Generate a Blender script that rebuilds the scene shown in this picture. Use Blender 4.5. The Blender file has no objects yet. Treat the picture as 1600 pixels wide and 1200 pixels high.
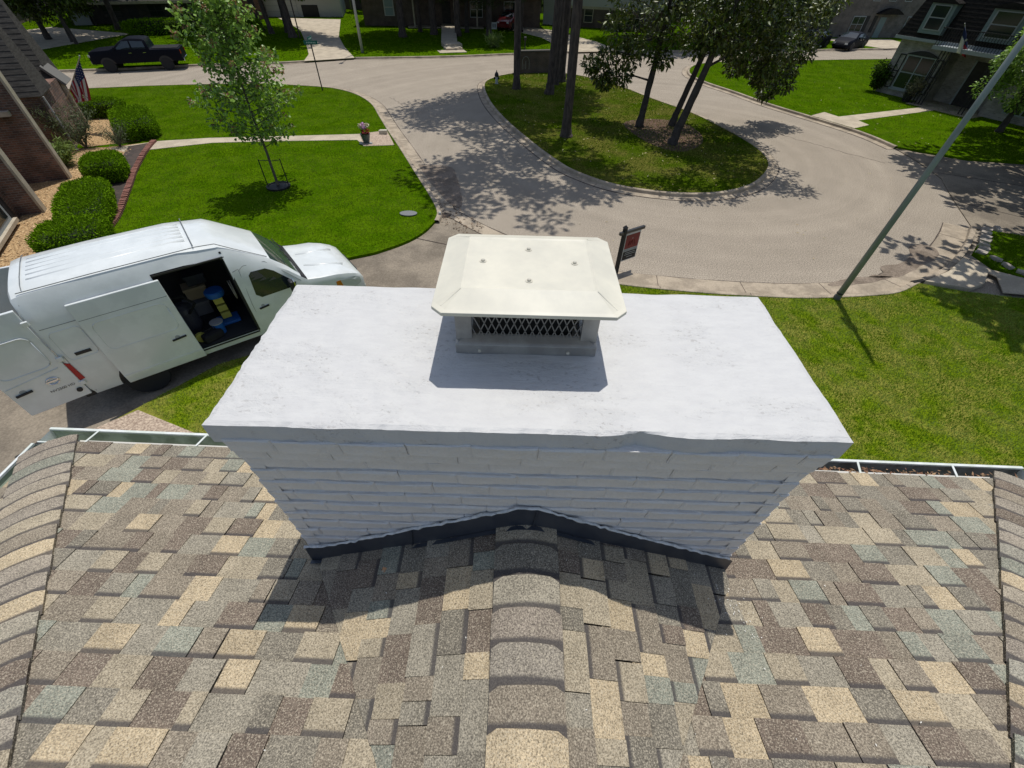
import bpy, math, random
import numpy as np
from mathutils import Vector, Matrix

sc = bpy.context.scene
COL = sc.collection
R = math.radians
random.seed(7)
rng = np.random.default_rng(7)

# ------------------------------------------------------------------ camera, sky, sun, exposure
cam_d = bpy.data.cameras.new('camera')
cam = bpy.data.objects.new('camera', cam_d)
COL.objects.link(cam)
cam_d.sensor_width = 36.0
cam_d.lens = 36.0 * 668.0 / 1600.0
cam_d.clip_start = 0.05
cam_d.clip_end = 900
PITCH, ROLL, CAMZ = R(45.8), R(1.55), 7.2
_f = Vector((0, math.cos(PITCH), -math.sin(PITCH)))
_u = Vector((0, math.sin(PITCH), math.cos(PITCH)))
_r = Vector((1, 0, 0))
_R = _r * math.cos(ROLL) + _u * math.sin(ROLL)
_U = _u * math.cos(ROLL) - _r * math.sin(ROLL)
cam.matrix_world = Matrix(((_R.x, _U.x, -_f.x, 0), (_R.y, _U.y, -_f.y, 0), (_R.z, _U.z, -_f.z, CAMZ), (0, 0, 0, 1)))
sc.camera = cam

SUN_EL, SUN_AZ = R(72), R(18)          # azimuth measured from +Y towards +X
world = bpy.data.worlds.new('World')
sc.world = world
world.use_nodes = True
wn = world.node_tree
sky = wn.nodes.new('ShaderNodeTexSky')
sky.sky_type = 'NISHITA'
sky.sun_disc = False
sky.sun_elevation = SUN_EL
sky.sun_rotation = SUN_AZ
bg = wn.nodes['Background']
bg.inputs['Strength'].default_value = 0.115
_hs = wn.nodes.new('ShaderNodeHueSaturation')      # camera white balance: the photograph's shade is only faintly blue
_hs.inputs['Saturation'].default_value = .85
wn.links.new(sky.outputs['Color'], _hs.inputs['Color'])
wn.links.new(_hs.outputs['Color'], bg.inputs['Color'])

sun_d = bpy.data.lights.new('sun', 'SUN')
sun_d.energy = 3.5
sun_d.angle = R(0.5)
sun_d.color = (1.0, 0.965, 0.90)
sun = bpy.data.objects.new('sun', sun_d)
COL.objects.link(sun)
_sd = Vector((math.sin(SUN_AZ) * math.cos(SUN_EL), math.cos(SUN_AZ) * math.cos(SUN_EL), math.sin(SUN_EL)))
sun.rotation_euler = _sd.to_track_quat('Z', 'Y').to_euler()
sun.location = (0, 0, 40)

vs = sc.view_settings
vs.view_transform = 'Standard'
vs.look = 'None'
vs.exposure = 0.0
vs.gamma = 1.0
vs.use_curve_mapping = False

# ------------------------------------------------------------------ materials
def mat(name, col, rough=0.7, col2=None, scale=6.0, detail=4.0, contrast=0.5, bump=0.0, bscale=60.0, metal=0.0,
        spec=0.4, island=0.0, grain=0.0, gscale=300.0, trans=0.0, stretch=None, coat=0.0, coords='Object'):
    m = bpy.data.materials.new(name)
    m.use_nodes = True
    nt = m.node_tree
    b = nt.nodes['Principled BSDF']
    b.inputs['Roughness'].default_value = rough
    b.inputs['Metallic'].default_value = metal
    b.inputs['Specular IOR Level'].default_value = spec
    if coat: b.inputs['Coat Weight'].default_value = coat
    tc = nt.nodes.new('ShaderNodeTexCoord')
    vec = tc.outputs[coords]
    if stretch:
        mp = nt.nodes.new('ShaderNodeMapping')
        mp.inputs['Scale'].default_value = stretch
        nt.links.new(vec, mp.inputs['Vector'])
        vec = mp.outputs['Vector']
    def noise(s, d=4.0, v=vec):
        n = nt.nodes.new('ShaderNodeTexNoise')
        n.inputs['Scale'].default_value = s
        n.inputs['Detail'].default_value = d
        n.inputs['Roughness'].default_value = 0.6
        nt.links.new(v, n.inputs['Vector'])
        return n.outputs['Fac']
    def ramp(f, lo, hi):
        r = nt.nodes.new('ShaderNodeMapRange')
        r.inputs['From Min'].default_value = lo
        r.inputs['From Max'].default_value = hi
        nt.links.new(f, r.inputs['Value'])
        return r.outputs['Result']
    def mix(f, a, c, mode='MIX'):
        n = nt.nodes.new('ShaderNodeMix')
        n.data_type = 'RGBA'
        n.blend_type = mode
        for sock, val in ((n.inputs['Factor'], f), (n.inputs[6], a), (n.inputs[7], c)):
            if hasattr(val, 'links'): nt.links.new(val, sock)
            else: sock.default_value = val if not isinstance(val, tuple) else (*val, 1.0)[:4]
        return n.outputs[2]
    c = (*col, 1.0)
    if col2 is not None:
        h = 0.5 * (1 - contrast) * 0.5
        c = mix(ramp(noise(scale, detail), 0.3 + h, 0.7 - h), col, col2)
    if grain:
        g = ramp(noise(gscale, 2.0), 0.3, 0.7)
        v = nt.nodes.new('ShaderNodeMapRange')
        v.inputs['To Min'].default_value = 1 - grain
        v.inputs['To Max'].default_value = 1 + grain
        nt.links.new(g, v.inputs['Value'])
        hs = nt.nodes.new('ShaderNodeHueSaturation')
        nt.links.new(v.outputs['Result'], hs.inputs['Value'])
        if hasattr(c, 'links'): nt.links.new(c, hs.inputs['Color'])
        else: hs.inputs['Color'].default_value = c
        c = hs.outputs['Color']
    if island:
        ge = nt.nodes.new('ShaderNodeNewGeometry')
        v = nt.nodes.new('ShaderNodeMapRange')
        v.inputs['To Min'].default_value = 1 - island
        v.inputs['To Max'].default_value = 1 + island
        nt.links.new(ge.outputs['Random Per Island'], v.inputs['Value'])
        hs = nt.nodes.new('ShaderNodeHueSaturation')
        nt.links.new(v.outputs['Result'], hs.inputs['Value'])
        if hasattr(c, 'links'): nt.links.new(c, hs.inputs['Color'])
        else: hs.inputs['Color'].default_value = c
        c = hs.outputs['Color']
    if hasattr(c, 'links'): nt.links.new(c, b.inputs['Base Color'])
    else: b.inputs['Base Color'].default_value = c
    if bump:
        bp = nt.nodes.new('ShaderNodeBump')
        bp.inputs['Strength'].default_value = min(1.0, bump)
        bp.inputs['Distance'].default_value = 0.02
        nt.links.new(noise(bscale, 5.0), bp.inputs['Height'])
        nt.links.new(bp.outputs['Normal'], b.inputs['Normal'])
    if trans:
        tl = nt.nodes.new('ShaderNodeBsdfTranslucent')
        if hasattr(c, 'links'): nt.links.new(c, tl.inputs['Color'])
        else: tl.inputs['Color'].default_value = c
        ms = nt.nodes.new('ShaderNodeMixShader')
        ms.inputs[0].default_value = trans
        nt.links.new(b.outputs[0], ms.inputs[1])
        nt.links.new(tl.outputs[0], ms.inputs[2])
        nt.links.new(ms.outputs[0], nt.nodes['Material Output'].inputs['Surface'])
    m['_nt'] = 1
    return m

def brick_mat(name, c1, c2, mortar, bw=0.2, bh=0.072, ms=0.01, stain=0.25):
    m = bpy.data.materials.new(name)
    m.use_nodes = True
    nt = m.node_tree
    b = nt.nodes['Principled BSDF']
    b.inputs['Roughness'].default_value = 0.9
    tc = nt.nodes.new('ShaderNodeTexCoord')
    # box-mapped: use horizontal run = x + y, vertical = z
    sx = nt.nodes.new('ShaderNodeSeparateXYZ')
    nt.links.new(tc.outputs['Object'], sx.inputs[0])
    ad = nt.nodes.new('ShaderNodeMath'); ad.operation = 'ADD'
    nt.links.new(sx.outputs[0], ad.inputs[0]); nt.links.new(sx.outputs[1], ad.inputs[1])
    cx = nt.nodes.new('ShaderNodeCombineXYZ')
    nt.links.new(ad.outputs[0], cx.inputs[0]); nt.links.new(sx.outputs[2], cx.inputs[1])
    br = nt.nodes.new('ShaderNodeTexBrick')
    br.inputs['Scale'].default_value = 1.0
    br.inputs['Brick Width'].default_value = bw
    br.inputs['Row Height'].default_value = bh
    br.inputs['Mortar Size'].default_value = ms
    br.inputs['Color1'].default_value = (*c1, 1)
    br.inputs['Color2'].default_value = (*c2, 1)
    br.inputs['Mortar'].default_value = (*mortar, 1)
    br.inputs['Bias'].default_value = -0.1
    nt.links.new(cx.outputs[0], br.inputs['Vector'])
    n = nt.nodes.new('ShaderNodeTexNoise'); n.inputs['Scale'].default_value = 1.6; n.inputs['Detail'].default_value = 5
    nt.links.new(tc.outputs['Object'], n.inputs['Vector'])
    mr = nt.nodes.new('ShaderNodeMapRange')
    mr.inputs['From Min'].default_value = .3; mr.inputs['From Max'].default_value = .7
    mr.inputs['To Min'].default_value = 1 - stain; mr.inputs['To Max'].default_value = 1 + stain
    nt.links.new(n.outputs['Fac'], mr.inputs['Value'])
    hs = nt.nodes.new('ShaderNodeHueSaturation')
    nt.links.new(mr.outputs[0], hs.inputs['Value']); nt.links.new(br.outputs['Color'], hs.inputs['Color'])
    nt.links.new(hs.outputs[0], b.inputs['Base Color'])
    bp = nt.nodes.new('ShaderNodeBump'); bp.inputs['Strength'].default_value = .6; bp.inputs['Distance'].default_value = .008
    bp.invert = True
    nt.links.new(br.outputs['Fac'], bp.inputs['Height']); nt.links.new(bp.outputs[0], b.inputs['Normal'])
    return m

def shingle_mat(name):
    """granule coated shingle: colour of the blend from the colour attribute, dark band near the top of the exposure from the UV map: print on tabs, painted lap shadow on caps"""
    m = bpy.data.materials.new(name)
    m.use_nodes = True
    nt = m.node_tree
    b = nt.nodes['Principled BSDF']
    b.inputs['Roughness'].default_value = 0.95
    b.inputs['Specular IOR Level'].default_value = 0.04
    at = nt.nodes.new('ShaderNodeAttribute'); at.attribute_name = 'blend'
    uv = nt.nodes.new('ShaderNodeUVMap'); uv.uv_map = 'band'
    sp = nt.nodes.new('ShaderNodeSeparateXYZ'); nt.links.new(uv.outputs[0], sp.inputs[0])
    tc = nt.nodes.new('ShaderNodeTexCoord')
    ge = nt.nodes.new('ShaderNodeNewGeometry')
    n1 = nt.nodes.new('ShaderNodeTexNoise'); n1.inputs['Scale'].default_value = 165; n1.inputs['Detail'].default_value = 2.5; n1.inputs['Roughness'].default_value = .8
    nt.links.new(ge.outputs['Position'], n1.inputs['Vector'])
    n2 = nt.nodes.new('ShaderNodeTexNoise'); n2.inputs['Scale'].default_value = 9; n2.inputs['Detail'].default_value = 4
    nt.links.new(ge.outputs['Position'], n2.inputs['Vector'])
    # value = 0.55 + 0.9*grain etc
    def rng_(src, lo, hi, a, c_):
        r = nt.nodes.new('ShaderNodeMapRange')
        r.inputs['From Min'].default_value = lo; r.inputs['From Max'].default_value = hi
        r.inputs['To Min'].default_value = a; r.inputs['To Max'].default_value = c_
        nt.links.new(src, r.inputs['Value']); return r.outputs[0]
    g = rng_(n1.outputs['Fac'], .32, .68, .5, 1.5)
    w = rng_(n2.outputs['Fac'], .3, .7, .88, 1.12)
    mu = nt.nodes.new('ShaderNodeMath'); mu.operation = 'MULTIPLY'
    nt.links.new(g, mu.inputs[0]); nt.links.new(w, mu.inputs[1])
    hs = nt.nodes.new('ShaderNodeHueSaturation'); nt.links.new(mu.outputs[0], hs.inputs['Value']); nt.links.new(at.outputs['Color'], hs.inputs['Color'])
    # granules of other colours mixed in
    n3 = nt.nodes.new('ShaderNodeTexNoise'); n3.inputs['Scale'].default_value = 210; n3.inputs['Detail'].default_value = 1.5
    ad_ = nt.nodes.new('ShaderNodeVectorMath'); ad_.operation = 'ADD'; ad_.inputs[1].default_value = (7.3, 1.9, 4.4)
    nt.links.new(ge.outputs['Position'], ad_.inputs[0]); nt.links.new(ad_.outputs[0], n3.inputs['Vector'])
    base_ = hs.outputs[0]
    for lo_, hi_, cc in ((.56, .64, (.52, .46, .35, 1)), (.44, .36, (.075, .064, .056, 1))):
        m3 = nt.nodes.new('ShaderNodeMix'); m3.data_type = 'RGBA'
        nt.links.new(rng_(n3.outputs['Fac'], lo_, hi_, 0, .55), m3.inputs['Factor']); nt.links.new(base_, m3.inputs[6]); m3.inputs[7].default_value = cc
        base_ = m3.outputs[2]
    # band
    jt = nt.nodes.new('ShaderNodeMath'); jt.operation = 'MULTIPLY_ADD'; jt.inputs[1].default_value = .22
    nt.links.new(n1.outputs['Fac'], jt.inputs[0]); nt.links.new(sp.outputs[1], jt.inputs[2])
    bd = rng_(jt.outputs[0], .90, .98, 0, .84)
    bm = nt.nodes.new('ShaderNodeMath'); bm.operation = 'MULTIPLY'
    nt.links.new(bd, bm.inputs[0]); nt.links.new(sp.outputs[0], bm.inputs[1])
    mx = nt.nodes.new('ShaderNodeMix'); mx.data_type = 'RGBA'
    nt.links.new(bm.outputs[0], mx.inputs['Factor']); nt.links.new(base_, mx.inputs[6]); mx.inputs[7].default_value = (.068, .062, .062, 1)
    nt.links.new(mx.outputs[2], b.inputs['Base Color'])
    bp = nt.nodes.new('ShaderNodeBump'); bp.inputs['Strength'].default_value = .45; bp.inputs['Distance'].default_value = .003
    nt.links.new(n1.outputs['Fac'], bp.inputs['Height']); nt.links.new(bp.outputs[0], b.inputs['Normal'])
    return m

# ------------------------------------------------------------------ mesh building
class MB:
    def __init__(s): s.v = []; s.f = []; s.m = []
    def add(s, vs, fs, mi=0):
        o = len(s.v); s.v += [tuple(p) for p in vs]
        for f in fs: s.f.append(tuple(i + o for i in f)); s.m.append(mi)
        return s
    def box(s, x0, x1, y0, y1, z0, z1, mi=0):
        return s.add([(x0, y0, z0), (x1, y0, z0), (x1, y1, z0), (x0, y1, z0), (x0, y0, z1), (x1, y0, z1), (x1, y1, z1), (x0, y1, z1)],
                     [(3, 2, 1, 0), (4, 5, 6, 7), (0, 1, 5, 4), (1, 2, 6, 5), (2, 3, 7, 6), (3, 0, 4, 7)], mi)
    def bar(s, a, b, w, h, mi=0, up=(0, 0, 1)):
        a = Vector(a); b = Vector(b); d = (b - a).normalized(); u = Vector(up)
        if abs(d.dot(u)) > .98: u = Vector((1, 0, 0))
        l = d.cross(u).normalized(); u = l.cross(d)
        vs = []
        for p in (a, b):
            for i, j in ((-1, -1), (1, -1), (1, 1), (-1, 1)): vs.append(p + l * (i * w / 2) + u * (j * h / 2))
        return s.add(vs, [(3, 2, 1, 0), (4, 5, 6, 7), (0, 1, 5, 4), (1, 2, 6, 5), (2, 3, 7, 6), (3, 0, 4, 7)], mi)
    def prism(s, poly, z0, z1, mi=0, sides=True, bottom=False):
        n = len(poly); ar = sum(poly[i][0] * poly[(i + 1) % n][1] - poly[(i + 1) % n][0] * poly[i][1] for i in range(n))
        if ar < 0: poly = poly[::-1]
        vs = [(p[0], p[1], z0) for p in poly] + [(p[0], p[1], z1) for p in poly]
        fs = [tuple(range(n, 2 * n))]
        if bottom: fs.append(tuple(range(n))[::-1])
        if sides: fs += [(i, (i + 1) % n, n + (i + 1) % n, n + i) for i in range(n)]
        return s.add(vs, fs, mi)
    def tube(s, pts, rad, n=8, mi=0, cap=True):
        pts = [Vector(p) for p in pts]
        if not hasattr(rad, '__len__'): rad = [rad] * len(pts)
        o = len(s.v); ref = Vector((.31, .17, .93))
        for i, p in enumerate(pts):
            d = (pts[min(i + 1, len(pts) - 1)] - pts[max(i - 1, 0)]).normalized()
            r0 = ref if abs(d.dot(ref)) < .95 else Vector((1, 0, 0))
            a = d.cross(r0).normalized(); b_ = d.cross(a)
            for k in range(n):
                t = 2 * math.pi * k / n
                s.v.append(tuple(p + (a * math.cos(t) + b_ * math.sin(t)) * rad[i]))
        for i in range(len(pts) - 1):
            for k in range(n):
                s.f.append((o + i * n + k, o + i * n + (k + 1) % n, o + (i + 1) * n + (k + 1) % n, o + (i + 1) * n + k)); s.m.append(mi)
        if cap:
            s.f.append(tuple(o + k for k in range(n))[::-1]); s.m.append(mi)
            s.f.append(tuple(o + (len(pts) - 1) * n + k for k in range(n))); s.m.append(mi)
        return s
    def lathe(s, prof, n=16, c=(0, 0, 0), axis='z', mi=0):
        o = len(s.v)
        for r, z in prof:
            for k in range(n):
                t = 2 * math.pi * k / n; a, b = r * math.cos(t), r * math.sin(t)
                p = (a, b, z) if axis == 'z' else ((z, a, b) if axis == 'x' else (b, z, a))
                s.v.append((p[0] + c[0], p[1] + c[1], p[2] + c[2]))
        for i in range(len(prof) - 1):
            for k in range(n):
                s.f.append((o + i * n + k, o + i * n + (k + 1) % n, o + (i + 1) * n + (k + 1) % n, o + (i + 1) * n + k)); s.m.append(mi)
        s.f.append(tuple(o + k for k in range(n))[::-1]); s.m.append(mi)
        s.f.append(tuple(o + (len(prof) - 1) * n + k for k in range(n))); s.m.append(mi)
        return s
    def mesh(s, name, mats, smooth=False):
        me = bpy.data.meshes.new(name)
        me.from_pydata(s.v, [], s.f)
        for m in (mats if isinstance(mats, (list, tuple)) else [mats]): me.materials.append(m)
        me.polygons.foreach_set('material_index', s.m)
        if smooth: me.polygons.foreach_set('use_smooth', [True] * len(s.f))
        me.update()
        return me
    def build(s, name, mats, parent=None, smooth=False, bevel=0.0, loc=None):
        o = bpy.data.objects.new(name, s.mesh(name, mats, smooth))
        COL.objects.link(o)
        if parent is not None: o.parent = parent
        if loc is not None: o.location = loc
        if bevel:
            md = o.modifiers.new('bevel', 'BEVEL'); md.width = bevel; md.segments = 2; md.limit_method = 'ANGLE'; md.angle_limit = R(40)
        return o

def soup(name, verts, faces, m, parent=None, smooth=False):
    """big numpy mesh of equal-sized polygons"""
    me = bpy.data.meshes.new(name)
    nv, nf, k = len(verts), len(faces), faces.shape[1]
    me.vertices.add(nv); me.vertices.foreach_set('co', verts.astype(np.float32).ravel())
    me.loops.add(nf * k); me.loops.foreach_set('vertex_index', faces.astype(np.int32).ravel())
    me.polygons.add(nf); me.polygons.foreach_set('loop_start', np.arange(0, nf * k, k, dtype=np.int32))
    me.update(calc_edges=True)
    me.materials.append(m)
    o = bpy.data.objects.new(name, me); COL.objects.link(o)
    if parent is not None: o.parent = parent
    return o

def tag(o, label=None, cat=None, group=None, kind=None):
    if label: o['label'] = label
    if cat: o['category'] = cat
    if group: o['group'] = group
    if kind: o['kind'] = kind
    return o
def thing(name, label, cat, loc=(0, 0, 0), rz=0.0, group=None):
    o = bpy.data.objects.new(name, None); COL.objects.link(o)
    o.empty_display_size = .2
    o.location = loc; o.rotation_euler = (0, 0, rz)
    return tag(o, label, cat, group)
def struct(o): o['kind'] = 'structure'; return o
def stuff(o): o['kind'] = 'stuff'; return o
def copy_tree(o, parent=None):
    c = o.copy(); COL.objects.link(c)
    if parent is not None: c.parent = parent
    for ch in list(o.children): copy_tree(ch, c)
    return c

def smooth_line(pts, n=6, closed=False):
    P = [Vector((p[0], p[1])) for p in pts]; out = []; N = len(P)
    rngi = range(N) if closed else range(N - 1)
    for i in rngi:
        if closed: a, b, c, d = P[i - 1], P[i], P[(i + 1) % N], P[(i + 2) % N]
        else: a, b, c, d = P[max(i - 1, 0)], P[i], P[i + 1], P[min(i + 2, N - 1)]
        for k in range(n):
            t = k / n
            q = 0.5 * ((2 * b) + (c - a) * t + (2 * a - 5 * b + 4 * c - d) * t * t + (3 * b - a - 3 * c + d) * t ** 3)
            out.append((q.x, q.y))
    if not closed: out.append((P[-1].x, P[-1].y))
    return out
def inside(x, y, poly):
    r = np.zeros(len(x), bool); n = len(poly)
    for i in range(n):
        x0, y0 = poly[i]; x1, y1 = poly[(i + 1) % n]
        c = ((y0 > y) != (y1 > y))
        with np.errstate(divide='ignore', invalid='ignore'):
            xi = (x1 - x0) * (y - y0) / (y1 - y0 if y1 != y0 else 1e-9) + x0
        r ^= c & (x < xi)
    return r
# ------------------------------------------------------------------ the roof under the camera, with chimney
M_sh = shingle_mat('granule shingle')
M_deck = mat('roof felt', (.03, .028, .027), .95)
M_wallp = mat('house wall paint', (.55, .53, .48), .8)
M_white = mat('white gutter paint', (.72, .74, .72), .35, col2=(.6, .64, .58), scale=8, spec=.5)
M_algae = mat('green stained aluminium', (.36, .42, .32), .55, col2=(.22, .27, .19), scale=7)
M_gdark = mat('grey gutter inside', (.16, .17, .16), .6, col2=(.09, .09, .08), scale=9)
M_flash = mat('dark painted flashing', (.032, .038, .05), .38, col2=(.05, .055, .065), scale=6, spec=.6)
M_paint = mat('thick grey white masonry paint', (.68, .66, .63), .62, col2=(.74, .72, .69), scale=5, bump=.5, bscale=38)
M_crown = mat('white painted mortar crown', (.575, .57, .555), .6, col2=(.545, .54, .53), scale=11, detail=9, contrast=.6, stretch=(1, 2.4, 1))
def _crown_wear(m):
    # flaking patches: fine relief and slight greying only inside soft patches, faint trowel ridges elsewhere
    nt = m.node_tree; b = nt.nodes['Principled BSDF']; src = b.inputs['Base Color'].links[0].from_socket
    tc = nt.nodes.new('ShaderNodeTexCoord')
    def nz(sc_, det, st):
        mp = nt.nodes.new('ShaderNodeMapping'); mp.inputs['Scale'].default_value = st; nt.links.new(tc.outputs['Object'], mp.inputs['Vector'])
        n = nt.nodes.new('ShaderNodeTexNoise'); n.inputs['Scale'].default_value = sc_; n.inputs['Detail'].default_value = det; n.inputs['Roughness'].default_value = .65; nt.links.new(mp.outputs[0], n.inputs['Vector']); return n.outputs['Fac']
    def rg(x, a, c_, t0, t1):
        r = nt.nodes.new('ShaderNodeMapRange'); r.inputs['From Min'].default_value = a; r.inputs['From Max'].default_value = c_; r.inputs['To Min'].default_value = t0; r.inputs['To Max'].default_value = t1; nt.links.new(x, r.inputs['Value']); return r.outputs[0]
    def mth(op, x, y):
        n = nt.nodes.new('ShaderNodeMath'); n.operation = op
        for i, v in enumerate((x, y)):
            if hasattr(v, 'links'): nt.links.new(v, n.inputs[i])
            else: n.inputs[i].default_value = v
        return n.outputs[0]
    mask = rg(nz(2.6, 3, (1, 1.6, 1)), .47, .57, .12, 1.0)
    fine = nz(48, 5, (1, 1.5, 1))
    cr_ = rg(fine, .36, .42, 1, 0)
    pit = mth('MULTIPLY', mask, cr_)
    mx = nt.nodes.new('ShaderNodeMix'); mx.data_type = 'RGBA'; mx.inputs[7].default_value = (.40, .385, .37, 1)
    nt.links.new(mth('MULTIPLY', pit, .85), mx.inputs['Factor']); nt.links.new(src, mx.inputs[6]); nt.links.new(mx.outputs[2], b.inputs['Base Color'])
    h = mth('ADD', mth('MULTIPLY', fine, mask), mth('MULTIPLY', nz(16, 4, (.6, 3.2, 1)), .5))
    bp = nt.nodes.new('ShaderNodeBump'); bp.inputs['Strength'].default_value = .55; bp.inputs['Distance'].default_value = .012
    nt.links.new(h, bp.inputs['Height']); nt.links.new(bp.outputs[0], b.inputs['Normal'])
_crown_wear(M_crown)
M_seal = mat('dried white sealant', (.66, .68, .68), .6, col2=(.5, .52, .52), scale=30)

PAL = [((.235, .198, .150), 5), ((.172, .136, .106), 3.4), ((.43, .345, .225), 2.6), ((.34, .288, .205), 3.2), ((.245, .25, .20), 3.4), ((.27, .243, .19), 3.6), ((.195, .175, .138), 3.4)]
_pw = [p[1] for p in PAL]
def pick(): 
    c = random.choices(PAL, _pw)[0][0]; k = random.uniform(.9, 1.1)
    return tuple(min(1, x * k) for x in c)

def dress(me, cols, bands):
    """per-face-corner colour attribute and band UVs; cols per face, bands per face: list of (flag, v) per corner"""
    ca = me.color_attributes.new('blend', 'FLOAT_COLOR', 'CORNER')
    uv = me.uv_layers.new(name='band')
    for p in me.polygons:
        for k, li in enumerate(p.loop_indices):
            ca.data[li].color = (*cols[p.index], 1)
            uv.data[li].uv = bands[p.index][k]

SLOPE = .29
ANG = math.atan(SLOPE)
EAVE_A = R(-.93)
house = thing('house', 'shingled house roof in the foreground with a painted brick chimney rising from it', 'house', (0, 0, 0))
roof = MB()
Z0 = 4.915
O = Vector((-2.97, 1.598, Z0))
ED = Vector((math.cos(EAVE_A), math.sin(EAVE_A), 0))        # along the front eave
UPP = Vector((math.sin(EAVE_A), -math.cos(EAVE_A), 0))      # plan direction upslope
EW = 6.2
KL, KR = .82, .93            # plan run of each hip per unit of run upslope
LV = 3.02                                                    # plan run from eave to the top of the hips
def rp(a, s, h=0.0):     # roof point: along eave, plan run upslope, height above plane
    p = O + ED * a + UPP * s
    return Vector((p.x, p.y, Z0 + SLOPE * s + h))
# deck (front, left and right hip faces), a hair below the shingles
dk = MB()
A, B_, C_, D_ = rp(0, 0, -.012), rp(EW, 0, -.012), rp(EW - LV * KR, LV, -.012), rp(LV * KL, LV, -.012)
dk.add([A, B_, C_, D_], [(0, 1, 2, 3)])
bl = A + UPP * 7; br_ = B_ + UPP * 7
dk.add([A, D_, D_ + UPP * 5, bl], [(0, 1, 2, 3)])
dk.add([B_, br_, C_ + UPP * 5, C_], [(0, 1, 2, 3)])
dk.build('roof_deck', M_deck, house)
roof_o = bpy.data.objects.new('roof', MB().mesh('roof', M_deck)); COL.objects.link(roof_o); roof_o.parent = house
_rm = MB()   # fascia boards carry the roof part itself
_rm.bar(A + Vector((0, .02, -.09)), B_ + Vector((0, .02, -.09)), .03, .15)
_rm.bar(A + Vector((-.02, 0, -.09)), bl + Vector((-.02, 0, -.09)), .03, .15)
_rm.bar(B_ + Vector((.02, 0, -.09)), br_ + Vector((.02, 0, -.09)), .03, .15)
roof_o.data = _rm.mesh('roof', M_wallp)
# walls below
w_ = MB()
wA = rp(.35, .35); 
w_.box(-2.6, 2.78, -7.0, 1.22, 0, 4.86)
w_.build('wall', M_wallp, house)

CAMP = Vector((0, 0, CAMZ))
def clip_poly(poly, f):
    out = []
    for i in range(len(poly)):
        a, b = poly[i], poly[(i + 1) % len(poly)]
        fa, fb = f(a), f(b)
        if fa >= 0: out.append(a)
        if (fa >= 0) != (fb >= 0):
            t = fa / (fa - fb); out.append((a[0] + (b[0] - a[0]) * t, a[1] + (b[1] - a[1]) * t))
    return out
EXPO = .114
pieces = []     # (distance, verts, faces, face cols, face bands)
def lay(origin, along, up, a_rng, n_courses, clips=(), keep=None, seed=1, s_off=0.0):
    """lay laminated shingles on a plane: up is the unit upslope vector in 3D"""
    rnd = random.Random(seed)
    nrm = along.cross(up).normalized()
    if nrm.z < 0: nrm = -nrm
    for j in range(n_courses):
        s0 = s_off + j * EXPO
        a = a_rng[0] - rnd.uniform(0, .3)
        tab = rnd.random() < .5; lastc = -1
        while a < a_rng[1]:
            w = rnd.choice((.07, .09, .11, .125, .14, .155, .175)) * rnd.uniform(.9, 1.1)
            gap = rnd.choice((.0015, .0025, .0035, .0045)) if tab else -.002
            h = rnd.uniform(.0085, .011) if tab else rnd.uniform(.0045, .006)
            L = EXPO * 1.3
            jit = rnd.uniform(-.002, .002)
            sq = [(a + gap, s0 + jit), (a + w - gap, s0 + jit), (a + w - gap, s0 + L), (a + gap, s0 + L)]
            poly = sq
            for c in clips:
                poly = clip_poly(poly, c)
                if len(poly) < 3: break
            ci_ = rnd.choices(range(len(PAL)), _pw)[0]
            if ci_ == lastc: ci_ = rnd.choices(range(len(PAL)), _pw)[0]
            lastc = ci_; col = PAL[ci_][0]; k = rnd.uniform(.9, 1.08); col = tuple(x * k for x in col)
            flag = 1.0 if (tab and rnd.random() < .82) or rnd.random() < .05 else 0.0
            a += w
            tab = not tab if rnd.random() < .8 else tab
            if len(poly) < 3: continue
            cx = sum(p[0] for p in poly) / len(poly); cy = sum(p[1] for p in poly) / len(poly)
            P = origin + along * cx + up * cy
            if keep and not keep(P): continue
            n = len(poly); vs = []; 
            for lvl in (0, 1):
                for p in poly:
                    t = (p[1] - s0) / L
                    hh = h * (1 - .8 * max(0, t)) + .001 if lvl else -.006
                    vs.append(origin + along * p[0] + up * p[1] + nrm * hh)
            fs = [tuple(range(n, 2 * n))] + [(i, (i + 1) % n, n + (i + 1) % n, n + i) for i in range(n)]
            if sum(poly[i][0] * poly[(i + 1) % n][1] - poly[(i + 1) % n][0] * poly[i][1] for i in range(n)) * along.cross(up).z < 0:
                fs = [f[::-1] for f in fs]
            bands = []
            for f in fs:
                bands.append([(flag, (poly[i % n][1] - s0) / EXPO) for i in f])
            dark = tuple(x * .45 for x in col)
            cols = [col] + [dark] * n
            pieces.append(((P - CAMP).length, P, vs, fs, cols, bands))

u_main = Vector((UPP.x, UPP.y, SLOPE)).normalized(); cs = math.cos(ANG)
CH_X0, CH_X1, CH_Y0, CH_Y1 = -.915, 1.025, .82, 1.56
RIDGE_X, RIDGE_Z = .075, 5.545
CRS = .42                                   # slope of the saddle's sides
def keep_main(P):
    if CH_X0 + .03 < P.x < CH_X1 - .03 and CH_Y0 + .02 < P.y < CH_Y1 - .05: return False
    if P.y < .9 and RIDGE_Z - CRS * abs(P.x - RIDGE_X) > P.z + .05: return False   # under the saddle
    return P.y > -.45
lay(O, ED, u_main, (0, EW), 17, clips=(lambda p: p[0] - p[1] * cs * KL, lambda p: (EW - p[0]) - p[1] * cs * KR), keep=keep_main, seed=11)
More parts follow.
